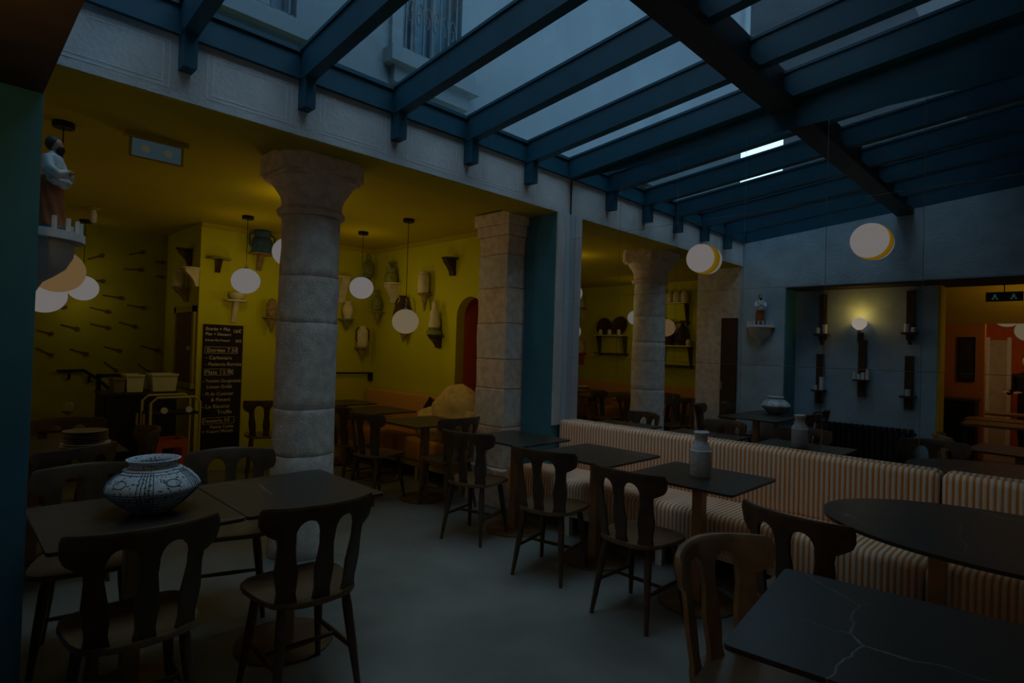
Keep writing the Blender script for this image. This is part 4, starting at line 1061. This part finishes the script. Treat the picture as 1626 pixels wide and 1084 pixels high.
def platter(label, y, z, r):
    t = thing('round_platter', label, 'platter', (XG+0.05, y, z+r), 0, 'platters on the left rack')
    o = MB().lathe([(0.001, 0), (r*0.7, 0), (r, 0.03), (r, 0.04), (r*0.7, 0.012), (0.001, 0.01)], 28).build('dish', CERAMIC_D, t, smooth=True); o.rotation_euler = (0, R_(78), 0)
t, y, z, hw = shelf_rack('two tier rack with dark platters on the left olive wall', 952, 1000, 532)
platter('dark platter nearer the stairs on the left rack', y+hw*0.55, z, 0.17); platter('dark platter nearer the opening on the left rack', y-hw*0.5, z, 0.18)
for k in range(3): stand('white_tumbler', ('first', 'second', 'third')[k]+' small white cup from the stairs on the platter rack', 'jar', y+hw*(0.6-0.6*k), z, 0.11, 0.04, CREAM, XG+0.15)
t, y, z, hw = shelf_rack('two tier rack with dark jugs beside the stone jamb', 1052, 1104, 548)
stand('dark_jug', 'tall dark jug nearer the stairs on the jug rack', 'jug', y+hw*0.4, z, 0.46, 0.10, CERAMIC_D); stand('dark_jug', 'tall dark ribbed jug nearer the opening on the jug rack', 'jug', y-hw*0.4, z, 0.44, 0.105, CERAMIC_D)
stand('white_tumbler', 'small white cup on the jug rack', 'jar', y-hw*0.85, z, 0.11, 0.04, CREAM, XG+0.15)
t, y, z, hw = shelf_rack('upper rack with a row of pale jars above the jugs', 1050, 1098, 482)
for k in range(4): stand('pale_jar', ('first', 'second', 'third', 'fourth')[k]+' pale jar from the stairs on the upper rack', 'jar', y+hw*(0.75-0.5*k), z, 0.20, 0.07, CREAM)
for k, (px, py) in enumerate(((925, 490), (925, 560))):
    a = atx(px, py, XV2)
    t = thing('wall_bracket', ('upper', 'lower')[k]+' bracket with a pot near the stairs on the left olive wall', 'wall bracket', (XG, a.y, a.z))
    MB().box(0, 0.2, -0.14, 0.14, -0.02, 0).build('shelf', CERAMIC_T if k == 0 else CRATE, t); MB().prism([(0, -0.02), (0.15, -0.02), (0.05, -0.2), (0, -0.25)], -0.06, 0.06, 'XZ').build('corbel', CREAM if k == 0 else CRATE, t)
    stand('tan_pot', ('upper', 'lower')[k]+' tan pot near the stairs on the left olive wall', 'pot', a.y, a.z, 0.24, 0.11, CREAM)

# ------------------------------------------------------------------ orange room (seen in the mirror)
XO = -2.3
def vref(px, py, xr): return atx(px, py, 2*B-xr)
struct('trim_4', MB().box(XA-0.32, XA-0.005, YO-0.03, YO, 0, 2.42), YELLOWVAULT)
yw = vref(1563, 570, XO).y
ow = MB(); ow.box(XO-0.2, XO, yw, 2.75, 0, 3.0); ow.box(XO-0.2, XO, -1.4, yw, 2.32, 3.0)
struct('wall_orange_divider', ow, ORANGEROOM)
struct('wall_orange_far', MB().box(-5.6, -5.4, -1.4, 2.75, 0, 3.0), ORANGE)
struct('wall_orange_side', MB().box(-5.6, XA-0.32, 2.6, 2.75, 0, 3.0), ORANGEROOM)
vm = MB()
for k in range(10):
    t0, t1 = k/10, (k+1)/10
    def vp_(t): return (XA-0.32+(XO-XA+0.32)*t, 2.60-0.55*t*t)
    (x0, z0), (x1, z1) = vp_(t0), vp_(t1)
    vm.add([(x0, -1.4, z0), (x0, 2.6, z0), (x1, 2.6, z1), (x1, -1.4, z1), (x0, -1.4, z0+0.05), (x0, 2.6, z0+0.05), (x1, 2.6, z1+0.05), (x1, -1.4, z1+0.05)], [(0,1,2,3),(7,6,5,4),(0,4,5,1),(1,5,6,2),(2,6,7,3),(3,7,4,0)])
struct('ceiling_vault', vm, YELLOWVAULT)
struct('ceiling_orange', MB().box(-5.6, XA-0.32, -1.4, 2.75, 3.0, 3.1), YELLOWVAULT)
d2 = sroot('door_2')
pd = vref(1573, 540, -5.4); pe = vref(1600, 540, -5.4); z_ = pd.z
MB().box(-5.4, -5.36, min(pd.y, pe.y), max(pd.y, pe.y), 0.0, z_).build('door_leaf', mat('pale_door', (0.50, 0.44, 0.34), 0.6, var=0.1), d2)
MB().box(-5.40, -5.34, min(pd.y, pe.y)-0.06, min(pd.y, pe.y), 0.0, z_+0.05).build('door_frame', CERAMIC_W, d2)
MB().box(-5.40, -5.34, max(pd.y, pe.y), max(pd.y, pe.y)+0.06, 0.0, z_+0.05).build('door_frame', CERAMIC_W, d2)
pf = vref(1535, 570, XO)
pic = thing('wall_panel', 'tall black framed panel on the orange divider wall', 'picture', (XO, pf.y, pf.z))
MB().box(0, 0.04, -0.10, 0.10, -0.32, 0.32).build('frame', BLACK, pic); MB().box(0.04, 0.045, -0.075, 0.075, -0.29, 0.29).build('picture_face', CERAMIC_D, pic)
def opendant(label, px, py, x, r, pw):
    q = vref(px, py, x); t = pendant(label, x, q.y, q.z, GLOBE_WARM, r, pw, min(2.95, 3.0)); return t
opendant('warm globe pendant in the orange room, left of two', 1600, 502, -2.9, 0.17, 2.2)
opendant('warm globe pendant in the orange room, right of two', 1634, 525, -3.35, 0.17, 2.2)
lamp('vault_light', (-1.2, 0.4, 1.9), LAMP*1.1, r=0.1)
qs = vref(1595, 471, -0.65)
ex = thing('exit_sign', 'dark hanging exit sign with green pictograms, in the orange room', 'exit sign', (-0.65, qs.y, qs.z))
MB().box(-0.02, 0.02, -0.17, 0.17, -0.055, 0.055).build('sign_box', mat('dark_green_sign', (0.01, 0.035, 0.025), 0.5), ex)
MB().tube([(0, 0, 0.055), (0, 0, 2.52-qs.z)], 0.006, 6).build('hanger', BLACK, ex)
for k in (-1, 1):
    m = MB(); c = k*0.085
    m.box(0.0205, 0.022, c-0.01, c+0.01, 0.012, 0.030); m.box(0.0205, 0.022, c-0.016, c+0.016, -0.012, 0.010)
    m.box(0.0205, 0.022, c-0.03, c-0.012, -0.034, -0.014); m.box(0.0205, 0.022, c+0.008, c+0.028, -0.034, -0.014)
    m.build('pictogram', emit('pictogram_green_%d' % k, (0.3, 0.7, 0.55), 0.05), ex)
WTOP = mat('brown_wood_top', (0.22, 0.12, 0.045), 0.4, var=0.25, scale=8)
def bench_table(label, px, py, x, hx, hy, z=0.75):
    q = vref(px, py, x)
    t = thing('wooden_table', label, 'table', (x, q.y, 0), 0, 'tables of the orange room')
    MB().box(-hx, hx, -hy, hy, z-0.03, z).build('table_top', WTOP, t)
    for sx in (-1, 1):
        for sy in (-1, 1): MB().box(sx*(hx-0.04)-0.02, sx*(hx-0.04)+0.02, sy*(hy-0.04)-0.02, sy*(hy-0.04)+0.02, 0, z-0.03).build('leg', BLACK, t)
bench_table('brown table of the orange room nearest the opening', 1600, 712, -0.85, 0.3, 0.42)
bench_table('brown table of the orange room in the middle', 1600, 694, -1.6, 0.3, 0.42)
bench_table('brown table of the orange room beyond the divider', 1590, 655, -2.95, 0.25, 0.3)
sf = thing('dark_sideboard', 'low black sideboard along the orange divider wall', 'sideboard', (XO+0.26, yw+0.40, 0))
MB().box(-0.24, 0.2, -0.35, 0.45, 0, 0.95).build('cabinet_body', BLACK, sf); MB().box(-0.25, 0.22, -0.37, 0.47, 0.95, 0.98).build('counter_top', WOOD, sf)
for k in (0, 1): MB().box(0.2, 0.215, -0.33+0.39*k, 0.04+0.39*k, 0.06, 0.9).build('cabinet_door', CUSHION, sf)

# person in dark clothes at the edge of the mirror
def person():
    q = vref(1624, 600, -3.9)
    t = thing('person', 'person in dark clothes standing in the orange room, at the mirror edge', 'person', (-3.9, q.y-0.08, 0), R_(-60))
    V = [(0,0,0.92),(0,0,1.10),(0,0.01,1.28),(0,0.01,1.36),(0,0.02,1.42),(0,0.03,1.52),
         (0.09,0,0.86),(0.10,0.02,0.48),(0.10,-0.02,0.08),(0.10,0.12,0.03),(-0.09,0,0.86),(-0.10,0.02,0.48),(-0.10,-0.02,0.08),(-0.10,0.12,0.03),
         (0.17,0,1.30),(0.23,-0.02,1.06),(0.16,0.20,1.02),(0.10,0.30,1.04),(-0.17,0,1.30),(-0.23,-0.02,1.06),(-0.16,0.20,1.02),(-0.10,0.30,1.04)]
    Rr = [0.14,0.125,0.14,0.07,0.048,0.075,0.085,0.058,0.04,0.035,0.085,0.058,0.04,0.035,0.06,0.045,0.034,0.03,0.06,0.045,0.034,0.03]
    E = [(0,1),(1,2),(2,3),(3,4),(4,5),(0,6),(6,7),(7,8),(8,9),(0,10),(10,11),(11,12),(12,13),(2,14),(14,15),(15,16),(16,17),(2,18),(18,19),(19,20),(20,21)]
    me = bpy.data.meshes.new('body'); me.from_pydata(V, E, []); o = bpy.data.objects.new('body', me); COL.objects.link(o); o.parent = t
    sk = o.modifiers.new('skin', 'SKIN'); o.modifiers.new('sub', 'SUBSURF').levels = 2; o.modifiers['sub'].render_levels = 2
    for i, v in enumerate(me.skin_vertices[0].data): v.radius = (Rr[i], Rr[i]*0.8); v.use_root = (i == 0)
    me.materials.append(DARKCLOTH)
    MB().sphere((0, 0.035, 1.53), 0.088, 20, 14, sz=1.28, sx=0.86).build('head', SKIN, t, smooth=True)
    MB().sphere((0, 0.012, 1.555), 0.098, 20, 14, sz=1.15, sx=0.9).build('hair', HAIR, t, smooth=True)
    MB().lathe([(0.001, -0.03), (0.012, -0.01), (0.006, 0.02)], 8, (0, 0.115, 1.52)).build('nose', SKIN, t, smooth=True)
    for s in (-1, 1):
        MB().sphere((s*0.03, 0.104, 1.545), 0.010, 8, 6).build('eye', BLACK, t)
        MB().sphere((s*0.078, 0.03, 1.525), 0.02, 8, 6, sx=0.4, sz=1.3).build('ear', SKIN, t)
        MB().sphere((s*0.085, 0.345, 1.045), 0.035, 12, 8, sz=0.5, sy=1.3).build('palm', SKIN, t, smooth=True)
        for k in range(4):
            MB().tube([(s*0.085+(k-1.5)*0.016, 0.38, 1.045), (s*0.085+(k-1.5)*0.017, 0.41, 1.04), (s*0.085+(k-1.5)*0.016, 0.43-abs(k-1.3)*0.006, 1.025)], [0.009, 0.008, 0.007], 6).build('finger', SKIN, t, smooth=True)
        MB().tube([(s*0.06, 0.335, 1.05), (s*0.035, 0.36, 1.05), (s*0.03, 0.385, 1.045)], [0.01, 0.009, 0.008], 6).build('thumb', SKIN, t, smooth=True)
    MB().tube([(-0.02, 0.113, 1.495), (0.02, 0.113, 1.495)], 0.005, 6).build('mouth', REDCLOAK, t)
person()
